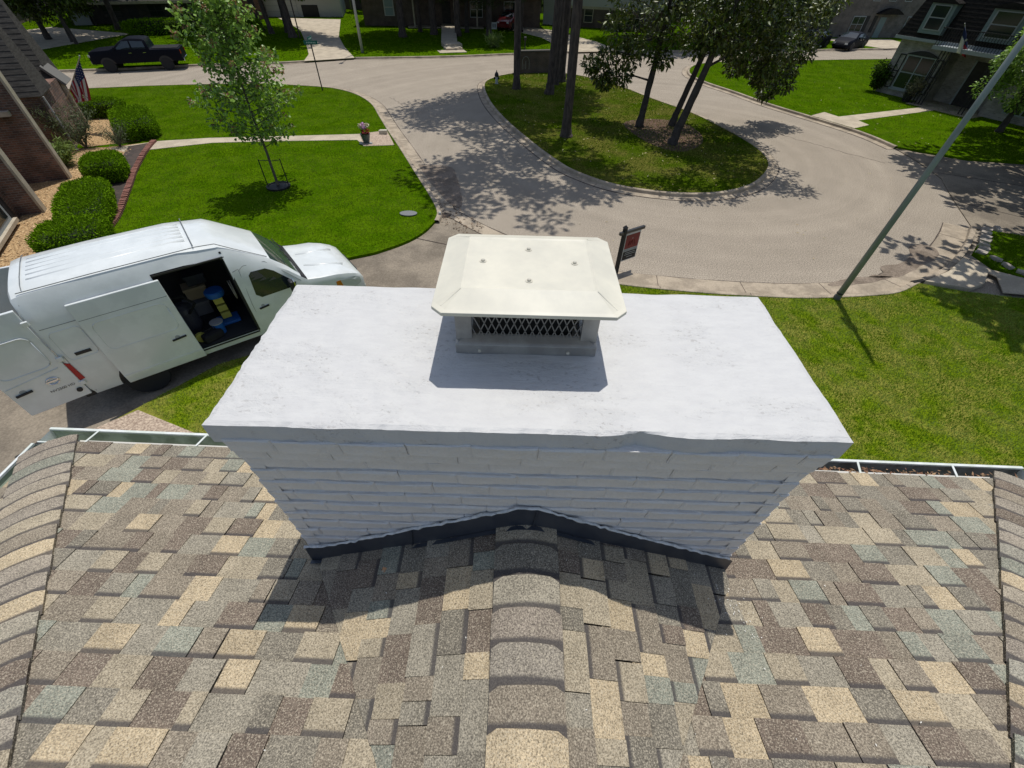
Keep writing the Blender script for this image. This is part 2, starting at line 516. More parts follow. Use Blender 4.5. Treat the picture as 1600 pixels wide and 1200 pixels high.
# left hip face
u_left = Vector((ED.x, ED.y, SLOPE / KL)).normalized(); u_right = Vector((-ED.x, -ED.y, SLOPE / KR)).normalized()
lay(O, UPP, u_left, (0, 2.8), 15, clips=(lambda p: p[0] - p[1] / math.hypot(1, SLOPE / KL) / KL,), keep=lambda P: P.y > -1.0, seed=12)
lay(rp(EW, 0), UPP, u_right, (0, 2.8), 15, clips=(lambda p: p[0] - p[1] / math.hypot(1, SLOPE / KR) / KR,), keep=lambda P: P.y > -1.0, seed=13)
# saddle behind the chimney: two small slopes
def keep_saddle(P): 
    q = P - O; s = q.dot(UPP)
    return P.y > -.5
n_cr = 9
for sgn, sd in ((-1, 21), (1, 22)):
    run = n_cr * EXPO * math.cos(math.atan(CRS))
    up = Vector((-sgn, 0, CRS)).normalized()
    org = Vector((RIDGE_X + sgn * run, CH_Y0 + .02, RIDGE_Z - CRS * run + .008))
    def valley(p, org=org, up=up):
        P = org + Vector((0, -1, 0)) * p[0] + up * p[1]; return P.z - .008 - Z0 - SLOPE * (P - O).dot(UPP)
    lay(org, Vector((0, -1, 0)), up, (0, 1.35), n_cr, clips=(lambda p: n_cr * EXPO + .004 - p[1], valley), keep=keep_saddle, seed=sd)
sd_ = MB()
for sgn in (-1, 1):
    sd_.add([(RIDGE_X, CH_Y0 + .01, RIDGE_Z - .012), (RIDGE_X + sgn * 1.15, CH_Y0 + .01, RIDGE_Z - .012 - CRS * 1.15), (RIDGE_X + sgn * 1.15, -.5, RIDGE_Z - .012 - CRS * 1.15), (RIDGE_X, -.5, RIDGE_Z - .012)], [(0, 1, 2, 3)])
sd_.build('saddle_deck', M_deck, house)

def in_view(P):
    v = P - CAMP; d = v.dot(_f)
    if d <= .05: return False
    x, y = v.dot(_R) / d, v.dot(_U) / d
    return abs(x) < 1.23 and abs(y) < .93
vis = sorted([p for p in pieces if in_view(p[1])], key=lambda p: p[0])
rest = vis[300:] + [p for p in pieces if not in_view(p[1])]
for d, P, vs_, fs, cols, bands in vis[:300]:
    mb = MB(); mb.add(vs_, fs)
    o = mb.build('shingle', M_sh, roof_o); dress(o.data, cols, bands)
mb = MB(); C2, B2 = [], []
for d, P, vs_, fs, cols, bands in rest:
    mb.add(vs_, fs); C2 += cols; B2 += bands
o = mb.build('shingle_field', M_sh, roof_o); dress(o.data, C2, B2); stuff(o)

# hip and ridge caps: bent strips lapped up the hip
def caps(start, direction, n, drop, half, seed, expo=EXPO):
    rnd = random.Random(seed)
    d = direction.normalized(); lat = Vector((d.y, -d.x, 0)).normalized()
    for j in range(n):
        col = random.choices(PAL, _pw)[0][0]; k = rnd.uniform(.9, 1.12); col = tuple(x * k for x in col)
        if rnd.random() < .5: col = tuple(.5 * a + .5 * b for a, b in zip(col, (.33, .29, .24)))
        mbp = MB(); cols = []; bands = []; L = expo * 1.3
        nu = 8; hw = half * rnd.uniform(.97, 1.03); sk = rnd.uniform(-.006, .006)
        rows = ((0, .0115), (expo * .7, .009), (L, .003))
        top = []
        for t, h in rows:
            rowv = []
            for i in range(nu + 1):
                x = -hw + 2 * hw * i / nu
                z = -drop * (math.sqrt(x * x + .0020) - .0447)
                inset = .018 if (t == 0 and i in (0, nu)) else 0
                p = start + d * (j * expo + t + inset + sk * i / nu) + lat * x + Vector((0, 0, z + h + .006))
                rowv.append(p)
            top.append(rowv)
        vs_ = [p for r_ in top for p in r_]
        low = [p - Vector((0, 0, .02)) for p in top[0]]
        fs = []; W1 = nu + 1
        for r_ in range(2):
            for i in range(nu):
                fs.append((r_ * W1 + i, r_ * W1 + i + 1, (r_ + 1) * W1 + i + 1, (r_ + 1) * W1 + i)); cols.append(col)
                v0, v1 = rows[r_][0] / expo, rows[r_ + 1][0] / expo
                bands.append([(1, v0), (1, v0), (1, v1), (1, v1)])  # the lap's drop shadow, put into each cap's colour as a dark band
        b0 = len(vs_); vs_ += low
        for i in range(nu):
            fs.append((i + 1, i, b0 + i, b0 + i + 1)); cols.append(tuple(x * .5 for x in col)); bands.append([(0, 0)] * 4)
        for side in (0, nu):
            q = [r_ * W1 + side for r_ in range(3)]
            b1 = len(vs_); vs_ += [Vector(vs_[i]) - Vector((0, 0, .014)) for i in q]
            for r_ in range(2):
                f = (q[r_], q[r_ + 1], b1 + r_ + 1, b1 + r_)
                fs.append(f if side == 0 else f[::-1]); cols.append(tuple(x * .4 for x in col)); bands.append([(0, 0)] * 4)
        mbp.add(vs_, fs)
        o = mbp.build('ridge_cap', M_sh, roof_o); dress(o.data, cols, bands)
hl = (rp(KL, 1) - rp(0, 0)); caps(rp(0, 0) + hl.normalized() * .03, hl, 22, .2, .15, 31)
hr = (rp(EW - KR, 1) - rp(EW, 0)); caps(rp(EW, 0) + hr.normalized() * .03, hr, 24, .2, .15, 32)
caps(Vector((RIDGE_X, CH_Y0 + .015, RIDGE_Z + .002)), Vector((0, -1, 0)), 11, CRS * .95, .122, 33)

# gutters with lip, trough and straps
def gutter(a, b, out, inside_m, straps, nm='gutter'):
    a = Vector(a); b = Vector(b); out = Vector(out); up = Vector((0, 0, 1)); g = MB()
    prof = [(0.0, .0), (.0, -.09), (.075, -.09), (.098, -.035), (.098, -.002)]
    mis = [1, 1, 1, 1]
    for i in range(len(prof) - 1):
        p, q = prof[i], prof[i + 1]
        g.add([a + out * p[0] + up * p[1], b + out * p[0] + up * p[1], b + out * q[0] + up * q[1], a + out * q[0] + up * q[1]], [(0, 1, 2, 3)], 1)
        e = .004
        g.add([a + out * (p[0] + (e if i > 1 else 0)) + up * (p[1] - e), b + out * (p[0] + (e if i > 1 else 0)) + up * (p[1] - e), b + out * (q[0] + e) + up * (q[1] - e), a + out * (q[0] + e) + up * (q[1] - e)], [(3, 2, 1, 0)], 0)
    g.bar(a + out * .103 + up * .002, b + out * .103 + up * .002, .017, .014, 0)
    g.bar(a + out * -.004 + up * .0, b + out * -.004 + up * .0, .008, .012, 0)
    for e_ in (a, b):
        pts = [e_ + out * p[0] + up * p[1] for p in prof]
        g.add(pts, [(0, 1, 2, 3, 4)], 0)
    o = g.build(nm, [M_white, inside_m], house)
    d = (b - a)
    for t in straps:
        p = a + d * t; s_ = MB(); s_.bar(p + out * -.005 + up * .006, p + out * .1 + up * .008 + d.normalized() * .03, .013, .003)
        s_.build('strap', M_white, o)
gz = Vector((0, 0, -.028)); nout = -UPP
ga = rp(0, 0) + nout * .012 + gz; gb = rp(EW, 0) + nout * .012 + gz
gm = ga + (gb - ga) * .36
gutter(ga - ED * .1, gm, nout, M_algae, (.13, .44, .75))
gutter(gm + ED * .001, gb + ED * .1, nout, M_gdark, (.22, .385, .565, .73, .88))
gutter(ga - ED * .012 + UPP * .02, ga - ED * .012 + UPP * 3.2, -ED, M_algae, (.12, .3, .5, .7))
gutter(gb + ED * .012 + UPP * .02, gb + ED * .012 + UPP * 3.2, ED, M_gdark, (.2, .5, .8))
# dead leaves lying in the right half of the gutter
M_dead = mat('dead oak leaves', (.16, .07, .04), .8, col2=(.30, .19, .10), scale=40, island=.5)
def flakes(n, fn, size, name, m, tilt=.6, seed=5):
    r = np.random.default_rng(seed); V = []; F = []
    for i in range(n):
        p = fn(r); a = r.uniform(0, 6.28); l = size * r.uniform(.6, 1.3); w = l * .4
        d = np.array([math.cos(a), math.sin(a), r.uniform(-tilt, tilt)]); e = np.array([-math.sin(a), math.cos(a), r.uniform(-tilt, tilt)])
        o0 = len(V); V += [p - d * l, p + e * w, p + d * l, p - e * w]; F.append((o0, o0 + 1, o0 + 2, o0 + 3))
    return soup(name, np.array(V), np.array(F), m)
def _gl(r):
    t = r.beta(2.2, 1.6) * .72 + .28
    p = np.array(gm + (gb + ED * .1 - gm) * t) + np.array(nout) * r.uniform(-.01, .06) + np.array([0, 0, r.uniform(-.05, .006)])
    return p
stuff(tag(flakes(520, _gl, .014, 'dead_leaves', M_dead), 'brown dead leaves filling the right stretch of gutter'))

# ---------------- chimney
chim = bpy.data.objects.new('chimney', None); COL.objects.link(chim); chim.parent = house
ch = MB()
ch.box(CH_X0 + .009, CH_X1 - .009, CH_Y0 + .009, CH_Y1 - .009, 4.3, 6.10)
core = ch.build('mortar_core', M_paint, chim)
chim['label'] = 'grey white painted brick chimney with a flat mortar top'
def brick_mesh(L, W, Hh, seed):
    rnd = random.Random(seed); m_ = MB(); e = .008
    nx = 5; vs_ = []; 
    # front face is at y=0 facing -y; grid with wobbly edges
    xs = [-L / 2, -L / 2 + e, -L / 6, L / 6, L / 2 - e, L / 2]; zs = [-Hh / 2, -Hh / 2 + .005, Hh / 2 - .005, Hh / 2]
    for iz, z in enumerate(zs):
        for ix, x in enumerate(xs):
            edge = ix in (0, 5) or iz in (0, 3)
            vs_.append((x + rnd.uniform(-.002, .002), (.0045 if edge else 0) - .0045 * z / (Hh / 2) + rnd.uniform(-.0018, .0018), z + rnd.uniform(-.0035, .0035)))
    n0 = len(vs_)
    for z in (-Hh / 2, Hh / 2):
        for x in (-L / 2, L / 2): vs_.append((x, W, z))
    fs = []
    for iz in range(3):
        for ix in range(5): fs.append((iz * 6 + ix, iz * 6 + ix + 1, (iz + 1) * 6 + ix + 1, (iz + 1) * 6 + ix))
    fs += [(18, 19, 20, 21, 22, 23, n0 + 3, n0 + 2), (0, n0, n0 + 1, 5, 4, 3, 2, 1), (0, 6, 12, 18, n0 + 2, n0), (5, n0 + 1, n0 + 3, 23, 17, 11)]
    m_.add(vs_, fs)
    return m_
BL, BH = .2115, .0772
variants = {}
def brick(L, seed):
    key = (round(L, 3), seed % 6)
    if key not in variants: variants[key] = brick_mesh(L - .0015, .06, BH - .006, seed % 6 + int(L * 1000)).mesh('brick', M_paint)
    return variants[key]
def run(p0, d, length, z, off, face_rz, seed, proud=0.0):
    rnd = random.Random(seed); a = 0.0; first = True
    while a < length - .004:
        L = off if (first and off > .02) else BL
        L = min(L, length - a); first = False
        if length - a - L < .03: L = length - a
        if L > .012:
            o = bpy.data.objects.new('brick', brick(round(L, 2) if L < BL - .01 else BL, rnd.randrange(99))); COL.objects.link(o); o.parent = chim
            q = Vector(p0) + Vector(d) * (a + L / 2)
            nrm_ = Vector((math.sin(face_rz), -math.cos(face_rz), 0))
            q += nrm_ * (proud + rnd.uniform(-.0018, .0018))
            o.location = (q.x, q.y, z + rnd.uniform(-.003, .003)); o.rotation_euler = (rnd.uniform(-.025, .025), rnd.uniform(-.012, .012), face_rz + rnd.uniform(-.005, .005))
        a += L
zt = 6.085
rowz = []
z = zt
for k, hgt in enumerate((.05, .062)): rowz.append((z - hgt / 2 - .0, .026 - k * .012)); z -= hgt
k = 0
for (zc, pr) in rowz:
    run((CH_X0, CH_Y0, 0), (1, 0, 0), CH_X1 - CH_X0, zc, BL * (.5 if k % 2 else .75), 0, 100 + k, pr)
    run((CH_X0, CH_Y1, 0), (0, -1, 0), CH_Y1 - CH_Y0, zc, BL * (.5 if k % 2 else .8), -math.pi / 2, 140 + k, pr)
    run((CH_X1, CH_Y0, 0), (0, 1, 0), CH_Y1 - CH_Y0, zc, BL * (.5 if k % 2 else .8), math.pi / 2, 180 + k, pr); k += 1
j = 0
while z > 5.06:
    z -= BH
    run((CH_X0, CH_Y0, 0), (1, 0, 0), CH_X1 - CH_X0, z + BH / 2, BL * (.5 if j % 2 else 1) * random.Random(j).uniform(.9, 1), 0, 200 + j)
    if z > 4.98 and j < 13:
        run((CH_X0, CH_Y1, 0), (0, -1, 0), CH_Y1 - CH_Y0, z + BH / 2, BL * (.5 if j % 2 else 1), -math.pi / 2, 300 + j)
        run((CH_X1, CH_Y0, 0), (0, 1, 0), CH_Y1 - CH_Y0, z + BH / 2, BL * (.5 if j % 2 else 1), math.pi / 2, 400 + j)
    j += 1
# crown slab with a chipped, wavy edge
def crown():
    from mathutils import noise as N
    x0, x1, y0, y1, zT, zB = -.935, 1.045, .798, 1.568, 6.17, 6.083
    nx, ny = 110, 44; m_ = MB(); vs_ = []
    for jy in range(ny + 1):
        for ix in range(nx + 1):
            x = x0 + (x1 - x0) * ix / nx; y = y0 + (y1 - y0) * jy / ny
            dx = min(ix, nx - ix); dy = min(jy, ny - jy)
            e = min(dx * (x1 - x0) / nx, dy * (y1 - y0) / ny)
            n1 = N.noise(Vector((x * 9, y * 9, 3))); n2 = N.noise(Vector((x * 34, y * 34, 7)))
            zz = zT + .002 * n1 + .0012 * n2 - (.006 + .004 * n2) * math.exp(-e / .008)
            if dx == 0: x += .007 * N.noise(Vector((y * 7, 1, 1))) + .005 * n2
            if dy == 0: y += .005 * N.noise(Vector((x * 6, 2, 5))) + .004 * n2
            if jy == 0: # spalled spot on the camera side
                y += .016 * math.exp(-((x - .40) / .07) ** 2) * (.6 + .8 * abs(n2))
            vs_.append((x, y, zz))
    fs = [(jy * (nx + 1) + ix, jy * (nx + 1) + ix + 1, (jy + 1) * (nx + 1) + ix + 1, (jy + 1) * (nx + 1) + ix) for jy in range(ny) for ix in range(nx)]
    ring = [i for i in range(nx + 1)] + [jy * (nx + 1) + nx for jy in range(1, ny + 1)] + [ny * (nx + 1) + i for i in range(nx - 1, -1, -1)] + [jy * (nx + 1) for jy in range(ny - 1, 0, -1)]
    for lvl, (zz, wob) in enumerate(((6.128, .004), (zB, .0))):
        b = len(vs_)
        for i in ring:
            p = vs_[i] if lvl == 0 else vs_[i]
            q = N.noise(Vector((p[0] * 11, p[1] * 11, 4 + lvl)))
            vs_.append((p[0] + wob * q, p[1] + wob * q - .001, zz + .005 * q))
        prev = ring if lvl == 0 else last
        n = len(ring)
        fs += [(prev[i], b + i, b + (i + 1) % n, prev[(i + 1) % n]) for i in range(n)]
        fs[-n:] = [f[::-1] if False else f for f in fs[-n:]]
        last = [b + i for i in range(n)]
    fs.append(tuple(last)[::-1])
    m_.add(vs_, fs)
    o = m_.build('crown', M_crown, chim)
    return o
crown()
# dark step flashing along the saddle and the dried white sealant above it
fl = MB(); yF = CH_Y0 - .012
pts = [(CH_X0 - .012, 5.145), (-.80, 5.168), (-.42, 5.345), (RIDGE_X - .04, RIDGE_Z + .012), (RIDGE_X + .04, RIDGE_Z + .012), (.5, 5.365), (CH_X1 + .012, 5.125)]
HF = .118
vs_ = []; 
for x, zz in pts: vs_ += [(x, yF - .012, zz - .03), (x, yF - .004, zz + HF * .6), (x, yF, zz + HF)]
fs = []
for i in range(len(pts) - 1):
    for q in range(2): fs.append((i * 3 + q, (i + 1) * 3 + q, (i + 1) * 3 + q + 1, i * 3 + q + 1))
fl.add(vs_, fs)
for i in range(len(pts) - 1):    # flange lying on the shingles
    a, b = pts[i], pts[i + 1]
    fl.add([(a[0], yF - .012, a[1] + .004), (b[0], yF - .012, b[1] + .004), (b[0], yF - .03, b[1] + .006), (a[0], yF - .03, a[1] + .006)], [(3, 2, 1, 0)])
for x0_ in (-.42, .10):
    zz = 5.345 if x0_ < 0 else RIDGE_Z + .005
    fl.bar((x0_, yF - .012, zz - .005), (x0_ + .012, yF - .003, zz + HF + .002), .012, .004)
fo = fl.build('flashing', M_flash, chim)
se = MB(); rs = random.Random(3); line = []
for i in range(len(pts) - 1):
    n = max(2, int(abs(pts[i + 1][0] - pts[i][0]) / .02))
    for k in range(n):
        t = k / n; line.append((pts[i][0] + (pts[i + 1][0] - pts[i][0]) * t, yF + .002 + rs.uniform(-.002, .003), pts[i][1] + (pts[i + 1][1] - pts[i][1]) * t + HF + rs.uniform(-.005, .005)))
se.tube(line, [rs.uniform(.004, .008) for _ in line], 6)
se.build('sealant_bead', M_seal, chim)

# ---------------- chimney cap of sheet steel
M_cream = mat('cream enamelled steel', (.70, .665, .55), .42, col2=(.60, .575, .485), scale=6, detail=9, contrast=-.3, spec=.2)
M_steel = mat('dull grey steel', (.40, .39, .37), .45, col2=(.32, .31, .29), scale=9, metal=.5)
M_black = mat('sooty black', (.008, .008, .008), .9)  # one even black for the flue block and the drain inlet
M_wire = mat('galvanised wire', (.30, .29, .27), .5, metal=.6)
M_screw = mat('zinc screw', (.58, .55, .46), .45, metal=.1)
cap = bpy.data.objects.new('chimney_cap', None); COL.objects.link(cap); cap.parent = house
cap.location = (.046, 1.305, 6.16); cap['label'] = 'cream sheet metal chimney cap with a bevelled hood over wire mesh'
bs = MB()   # base skirt with sloping shelf
hx, hy = .25, .155
ring_ = lambda x, y, z: [(-x, -y, z), (x, -y, z), (x, y, z), (-x, y, z)]
lv = ring_(hx, hy, .0) + ring_(hx, hy, .05) + ring_(hx - .008, hy - .008, .056) + ring_(hx - .055, hy - .04, .072)
bs.add(lv, [(q * 4 + i, q * 4 + (i + 1) % 4, (q + 1) * 4 + (i + 1) % 4, (q + 1) * 4 + i) for q in range(3) for i in range(4)])
bs.v = [(x, y, z + .012 if z < .01 else z) for x, y, z in bs.v]; bs.build('base_flange', M_steel, cap, bevel=.002)
for sx_ in (-1, 1):
    for sy in (-1, 1):
        pb = MB(); pb.box(sx_ * (hx - .03) - .028, sx_ * (hx - .03) + .028, sy * (hy - .028) - .006, sy * (hy - .028) + .006, .055, .25); pb.build('corner_post', M_steel, cap)
fl_ = MB(); fl_.box(-(hx - .085), hx - .085, -(hy - .055), hy - .055, .0, .23); fl_.build('flue_liner', M_black, cap)
mw = MB(); ym = -(hy - .034); pitch = .026; hmesh = .18
x = -(hx - .05)
while x < hx - .05 + .08:
    for sgn in (-1, 1):
        a = Vector((x, ym, .06)); b = Vector((x + sgn * hmesh * .42, ym, .06 + hmesh))
        if a.x < -(hx - .05) : continue
        if max(a.x, b.x) <= hx - .04 and min(a.x, b.x) >= -(hx - .04): mw.bar(a, b, .0032, .0032)
        else:
            lim = (hx - .045) * (1 if sgn > 0 else -1)
            t = (lim - a.x) / (b.x - a.x)
            if 0 < t < 1: mw.bar(a, a + (b - a) * t, .0032, .0032)
            # continue the wire from the other side
            if 0 < t < 1:
                a2 = Vector((-lim, ym, .06 + hmesh * 0)); 
    x += pitch
for s_ in range(1, 7):    # wires entering at the side posts
    for sgn in (-1, 1):
        z0_ = .06 + s_ * pitch / .42 * 1.0
        if z0_ < .06 + hmesh:
            a = Vector((-sgn * (hx - .05), ym, z0_)); t = (.06 + hmesh - z0_)
            mw.bar(a, a + Vector((sgn * t * .42, 0, t)), .0032, .0032)
for sx_ in (-1, 1):
    xm = sx_ * (hx - .034); yy = -(hy - .05)
    while yy < hy - .05:
        mw.bar((xm, yy, .06), (xm, yy + .06, .06 + hmesh), .0032, .0032); mw.bar((xm, yy + .06, .06), (xm, yy, .06 + hmesh), .0032, .0032); yy += pitch
mw.build('wire_mesh', M_wire, cap)
hd = MB(); HX, HY, c_ = .302, .254, .034
def oct_(x, y, c, z): return [(-x + c, -y, z), (x - c, -y, z), (x, -y + c, z), (x, y - c, z), (x - c, y, z), (-x + c, y, z), (-x, y - c, z), (-x, -y + c, z)]
TX, TY = .214, .166
lv = oct_(HX, HY, c_, .247) + oct_(HX, HY, c_, .259) + oct_(HX - .012, HY - .012, c_, .263) + oct_(TX, TY, .004, .293) + oct_(TX - .008, TY - .008, .004, .2905)
fs = [(q * 8 + i, q * 8 + (i + 1) % 8, (q + 1) * 8 + (i + 1) % 8, (q + 1) * 8 + i) for q in range(4) for i in range(8)]
fs.append(tuple(range(32, 40))); fs.append(tuple(range(8))[::-1])
hd.add(lv, fs)
for sx_ in (-1, 1):
    for sy in (-1, 1):   # folded hip seams
        hd.tube([(sx_ * TX, sy * TY, .2905), (sx_ * (HX - .031), sy * (HY - .031), .2605)], .0045, 8)
hood = hd.build('hood', M_cream, cap, bevel=.0015)
for (x, y) in ((0, .085), (0, -.115), (-.155, -.0), (.155, -.0)):
    sc_ = MB(); sc_.lathe([(.012, 0), (.012, .002), (.0065, .002), (.0065, .007), (.004, .009)], 12, (x, y, .2905)); sc_.build('screw', M_screw, hood)
for x in (-.165, .15):
    sc_ = MB(); sc_.lathe([(.006, 0), (.006, -.006), (.003, -.008)], 10, (x, -hy, .026), axis='y'); sc_.build('screw', M_screw, cap)
M_chip = mat('pale paint chips', (.7, .68, .62), .8)
def _cp(r):
    if r.random() < .55: x, y = 1.0 + r.normal(0, .05), .72 - abs(r.normal(0, .13))
    else: x, y = r.uniform(-.8, 1.5), r.uniform(-.1, .75)
    z = max(5.12 - .29 * (y - .82), RIDGE_Z - CRS * abs(x - RIDGE_X) if y < .82 else 0)
    return np.array([x, y, z + .016])
lf_ = MB(); lf_.add([(-.014, 0, 0), (0, -.011, .004), (.016, 0, .001), (.002, .013, .005)], [(0, 1, 2, 3)]); lf_ = lf_.build('fallen_leaf', mat('tan leaf', (.50, .27, .13), .7)); lf_.location = (-.53, .70, RIDGE_Z - CRS * .605 + .016); lf_.rotation_euler = (0, -.38, .5); tag(lf_, 'single tan leaf lying on the shaded shingles left of the ridge', 'leaf')
stuff(tag(flakes(90, _cp, .004, 'paint_chips', M_chip, .2, 9), 'tiny pale chips of paint scattered on the shingles below the chimney'))
# ------------------------------------------------------------------ ground, street, kerbs, lawns
def asphalt(name):
    m = mat(name, (.345, .296, .236), .9, col2=(.30, .257, .204), scale=.7, detail=6, contrast=1.0, bump=.16, bscale=80, grain=.5, gscale=27, spec=.1)
    nt = m.node_tree; b = nt.nodes['Principled BSDF']
    src = b.inputs['Base Color'].links[0].from_socket
    tc = nt.nodes.new('ShaderNodeTexCoord')
    # wheel-track streaks that run round the loop: rings about the middle of the planted island
    mp = nt.nodes.new('ShaderNodeMapping'); mp.inputs['Location'].default_value = (-8.2, -24.5, 0)
    nt.links.new(tc.outputs['Object'], mp.inputs['Vector'])
    ln = nt.nodes.new('ShaderNodeVectorMath'); ln.operation = 'LENGTH'; nt.links.new(mp.outputs[0], ln.inputs[0])
    cx = nt.nodes.new('ShaderNodeCombineXYZ'); nt.links.new(ln.outputs['Value'], cx.inputs[0])
    n0 = nt.nodes.new('ShaderNodeTexNoise'); n0.inputs['Scale'].default_value = .12; nt.links.new(tc.outputs['Object'], n0.inputs['Vector']); nt.links.new(n0.outputs['Fac'], cx.inputs[1])
    n = nt.nodes.new('ShaderNodeTexNoise'); n.inputs['Scale'].default_value = 1.3; n.inputs['Detail'].default_value = 2
    nt.links.new(cx.outputs[0], n.inputs['Vector'])
    r = nt.nodes.new('ShaderNodeMapRange'); r.inputs['From Min'].default_value = .32; r.inputs['From Max'].default_value = .68
    r.inputs['To Min'].default_value = .93; r.inputs['To Max'].default_value = 1.07
    nt.links.new(n.outputs['Fac'], r.inputs['Value'])
    hs = nt.nodes.new('ShaderNodeHueSaturation'); nt.links.new(r.outputs[0], hs.inputs['Value']); nt.links.new(src, hs.inputs['Color'])
    nt.links.new(hs.outputs[0], b.inputs['Base Color'])
    return m
M_asph = asphalt('weathered asphalt')
M_patch = mat('dark asphalt patch', (.25, .202, .158), .9, col2=(.175, .14, .108), scale=1.5, detail=8, grain=.3, gscale=25, spec=.1)
M_conc = mat('kerb concrete', (.42, .35, .265), .85, spec=.1, col2=(.30, .25, .19), scale=1.6, detail=8, grain=.15, gscale=30, bump=.2)
M_drive = mat('driveway concrete', (.27, .228, .175), .85, spec=.1, col2=(.18, .152, .118), scale=.6, detail=8, grain=.2, gscale=22, bump=.2)
M_walk = mat('pale walk concrete', (.50, .43, .325), .85, spec=.1, col2=(.41, .35, .265), scale=1.4, detail=8, grain=.12, gscale=25)
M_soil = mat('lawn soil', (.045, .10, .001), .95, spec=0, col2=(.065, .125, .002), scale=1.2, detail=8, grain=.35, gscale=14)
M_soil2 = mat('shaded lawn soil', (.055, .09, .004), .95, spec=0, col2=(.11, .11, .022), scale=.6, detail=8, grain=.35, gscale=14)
M_far = mat('far ground', (.04, .07, .008), .95, spec=0, col2=(.07, .075, .02), scale=.12, detail=8)
M_bark = mat('bark mulch', (.50, .35, .19), .9, spec=.1, col2=(.29, .18, .09), scale=14, detail=6, bump=1, bscale=22, grain=.4, gscale=30)
M_dirt = mat('dark soil', (.045, .036, .03), .95, col2=(.075, .055, .045), scale=4)
M_aggr = mat('exposed aggregate', (.56, .45, .345), .8, spec=.1, col2=(.27, .20, .155), scale=24, detail=2, contrast=.8, bump=.6, bscale=24)
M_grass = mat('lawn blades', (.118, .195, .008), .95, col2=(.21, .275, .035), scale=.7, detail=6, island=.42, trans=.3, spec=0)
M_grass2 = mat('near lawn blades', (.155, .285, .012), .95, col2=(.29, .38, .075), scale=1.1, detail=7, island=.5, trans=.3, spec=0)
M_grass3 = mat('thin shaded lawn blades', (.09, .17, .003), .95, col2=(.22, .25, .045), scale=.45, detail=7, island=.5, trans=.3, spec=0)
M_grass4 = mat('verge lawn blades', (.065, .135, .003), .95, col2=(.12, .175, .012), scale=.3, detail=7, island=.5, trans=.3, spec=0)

g = MB(); g.add([(-450, -120, -.06), (450, -120, -.06), (450, 500, -.06), (-450, 500, -.06)], [(0, 1, 2, 3)])
struct(g.build('ground', M_far))
g = MB(); nx_, ny_ = 60, 24
g.add([(-110, 8.0, 0), (120, 8.0, 0), (120, 66, 0), (-110, 66, 0)], [(0, 1, 2, 3)])
struct(g.build('street', M_asph))

L_left = smooth_line([(-60, 20), (-45, 27.3), (-28.5, 32.62), (-24.3, 34.01), (-18.37, 35.27), (-15.18, 35.06), (-12.81, 34.59), (-10.89, 33.2), (-9.27, 30.95), (-8.11, 28.23), (-7.14, 25.88), (-5.84, 22.88), (-4.48, 19.63), (-3.5, 17.3), (-2.99, 15.87), (-2.97, 15.07)], 5)
L_left_b = smooth_line([(-2.97, 15.07), (-3.2, 14.31), (-3.63, 13.59), (-4.35, 12.9), (-5.08, 12.45), (-8, 11.1), (-12, 9.7), (-16, 8.7), (-30, 5)], 4)
P_left = L_left + L_left_b[1:] + [(-60, 5)]
L_near = smooth_line([(1.2, 11.75), (3.05, 11.2), (5.68, 10.84), (8.05, 10.72), (9.24, 10.78), (10.6, 10.95), (11.55, 11.17), (12.5, 11.72)], 4)
P_near = [(-8.68, 5.0), (-7.98, 5.92), (-6.98, 7.27), (-3.5, 9.4), (-.6, 11.2), (.6, 11.75)] + L_near + [(13.6, 11.33), (15.0, 11.05), (26, 10.3), (26, -12), (-8.7, -12)]
L_loop = smooth_line([(12.5, 11.72), (14.0, 12.55), (15.2, 13.55), (16.4, 14.75), (17.25, 15.75)], 5)
L_right = smooth_line([(20.05, 25.17), (19.54, 27.65), (18.05, 30.73), (16.61, 33.61), (15.52, 36.65), (14.19, 39.95), (13.9, 43.2), (15.6, 46.8), (19.6, 48.8), (25.56, 50.06), (34.46, 51.96), (60, 57)], 5)
P_right = L_right + [(60, 18), (40, 20.95), (25.24, 23.19), (22.61, 23.53), (21.22, 24.37)]
L_far_r = smooth_line([(70, 65.5), (38.34, 58.7), (29.05, 56.46), (18, 54.4), (7.23, 52.35), (-.83, 49.76), (-6.53, 47.63), (-14.3, 45.75)], 5)
L_far_l = smooth_line([(-17.95, 43.75), (-20.48, 42.6), (-25.9, 40.96), (-30.57, 38.86), (-35.33, 37.3), (-50, 32), (-75, 23)], 5)
P_far = L_far_r + [(-15.5, 45.3), (-17.2, 44.2)] + L_far_l + [(-110, 30), (-110, 130), (120, 130), (120, 75)]
P_isl = smooth_line([(-2.57, 36.92), (-1.95, 32.49), (-.79, 28.28), (.66, 24.39), (1.84, 21.69), (2.64, 20.37), (3.92, 19.13), (5.19, 18.53), (6.74, 18.23), (8.4, 18.41), (10.09, 19.34), (11.44, 21.0), (12.11, 22.47), (12.26, 24.34), (11.82, 26.97), (10.69, 30.73), (8.98, 33.98), (6.99, 38.04), (4.39, 41.01), (1.89, 41.65), (-.66, 40.84), (-2.08, 39.07)], 4, closed=True)
P_small = [(16.75, 14.8), (17.6, 15.55), (18.74, 15.1), (32, 13.6), (32, 10.8), (16.2, 12.15), (15.75, 12.75), (15.75, 13.8)]
def lawn(name, poly, m, z=.12):
    b = MB(); b.prism(poly, -.05, z); return struct(b.build(name, m))
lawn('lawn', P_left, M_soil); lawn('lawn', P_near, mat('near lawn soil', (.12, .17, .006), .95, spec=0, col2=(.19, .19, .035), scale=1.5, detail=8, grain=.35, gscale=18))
lawn('lawn', P_right, M_soil); lawn('lawn', P_isl, M_soil2); lawn('lawn', P_far, M_soil); lawn('lawn', P_small, M_soil)

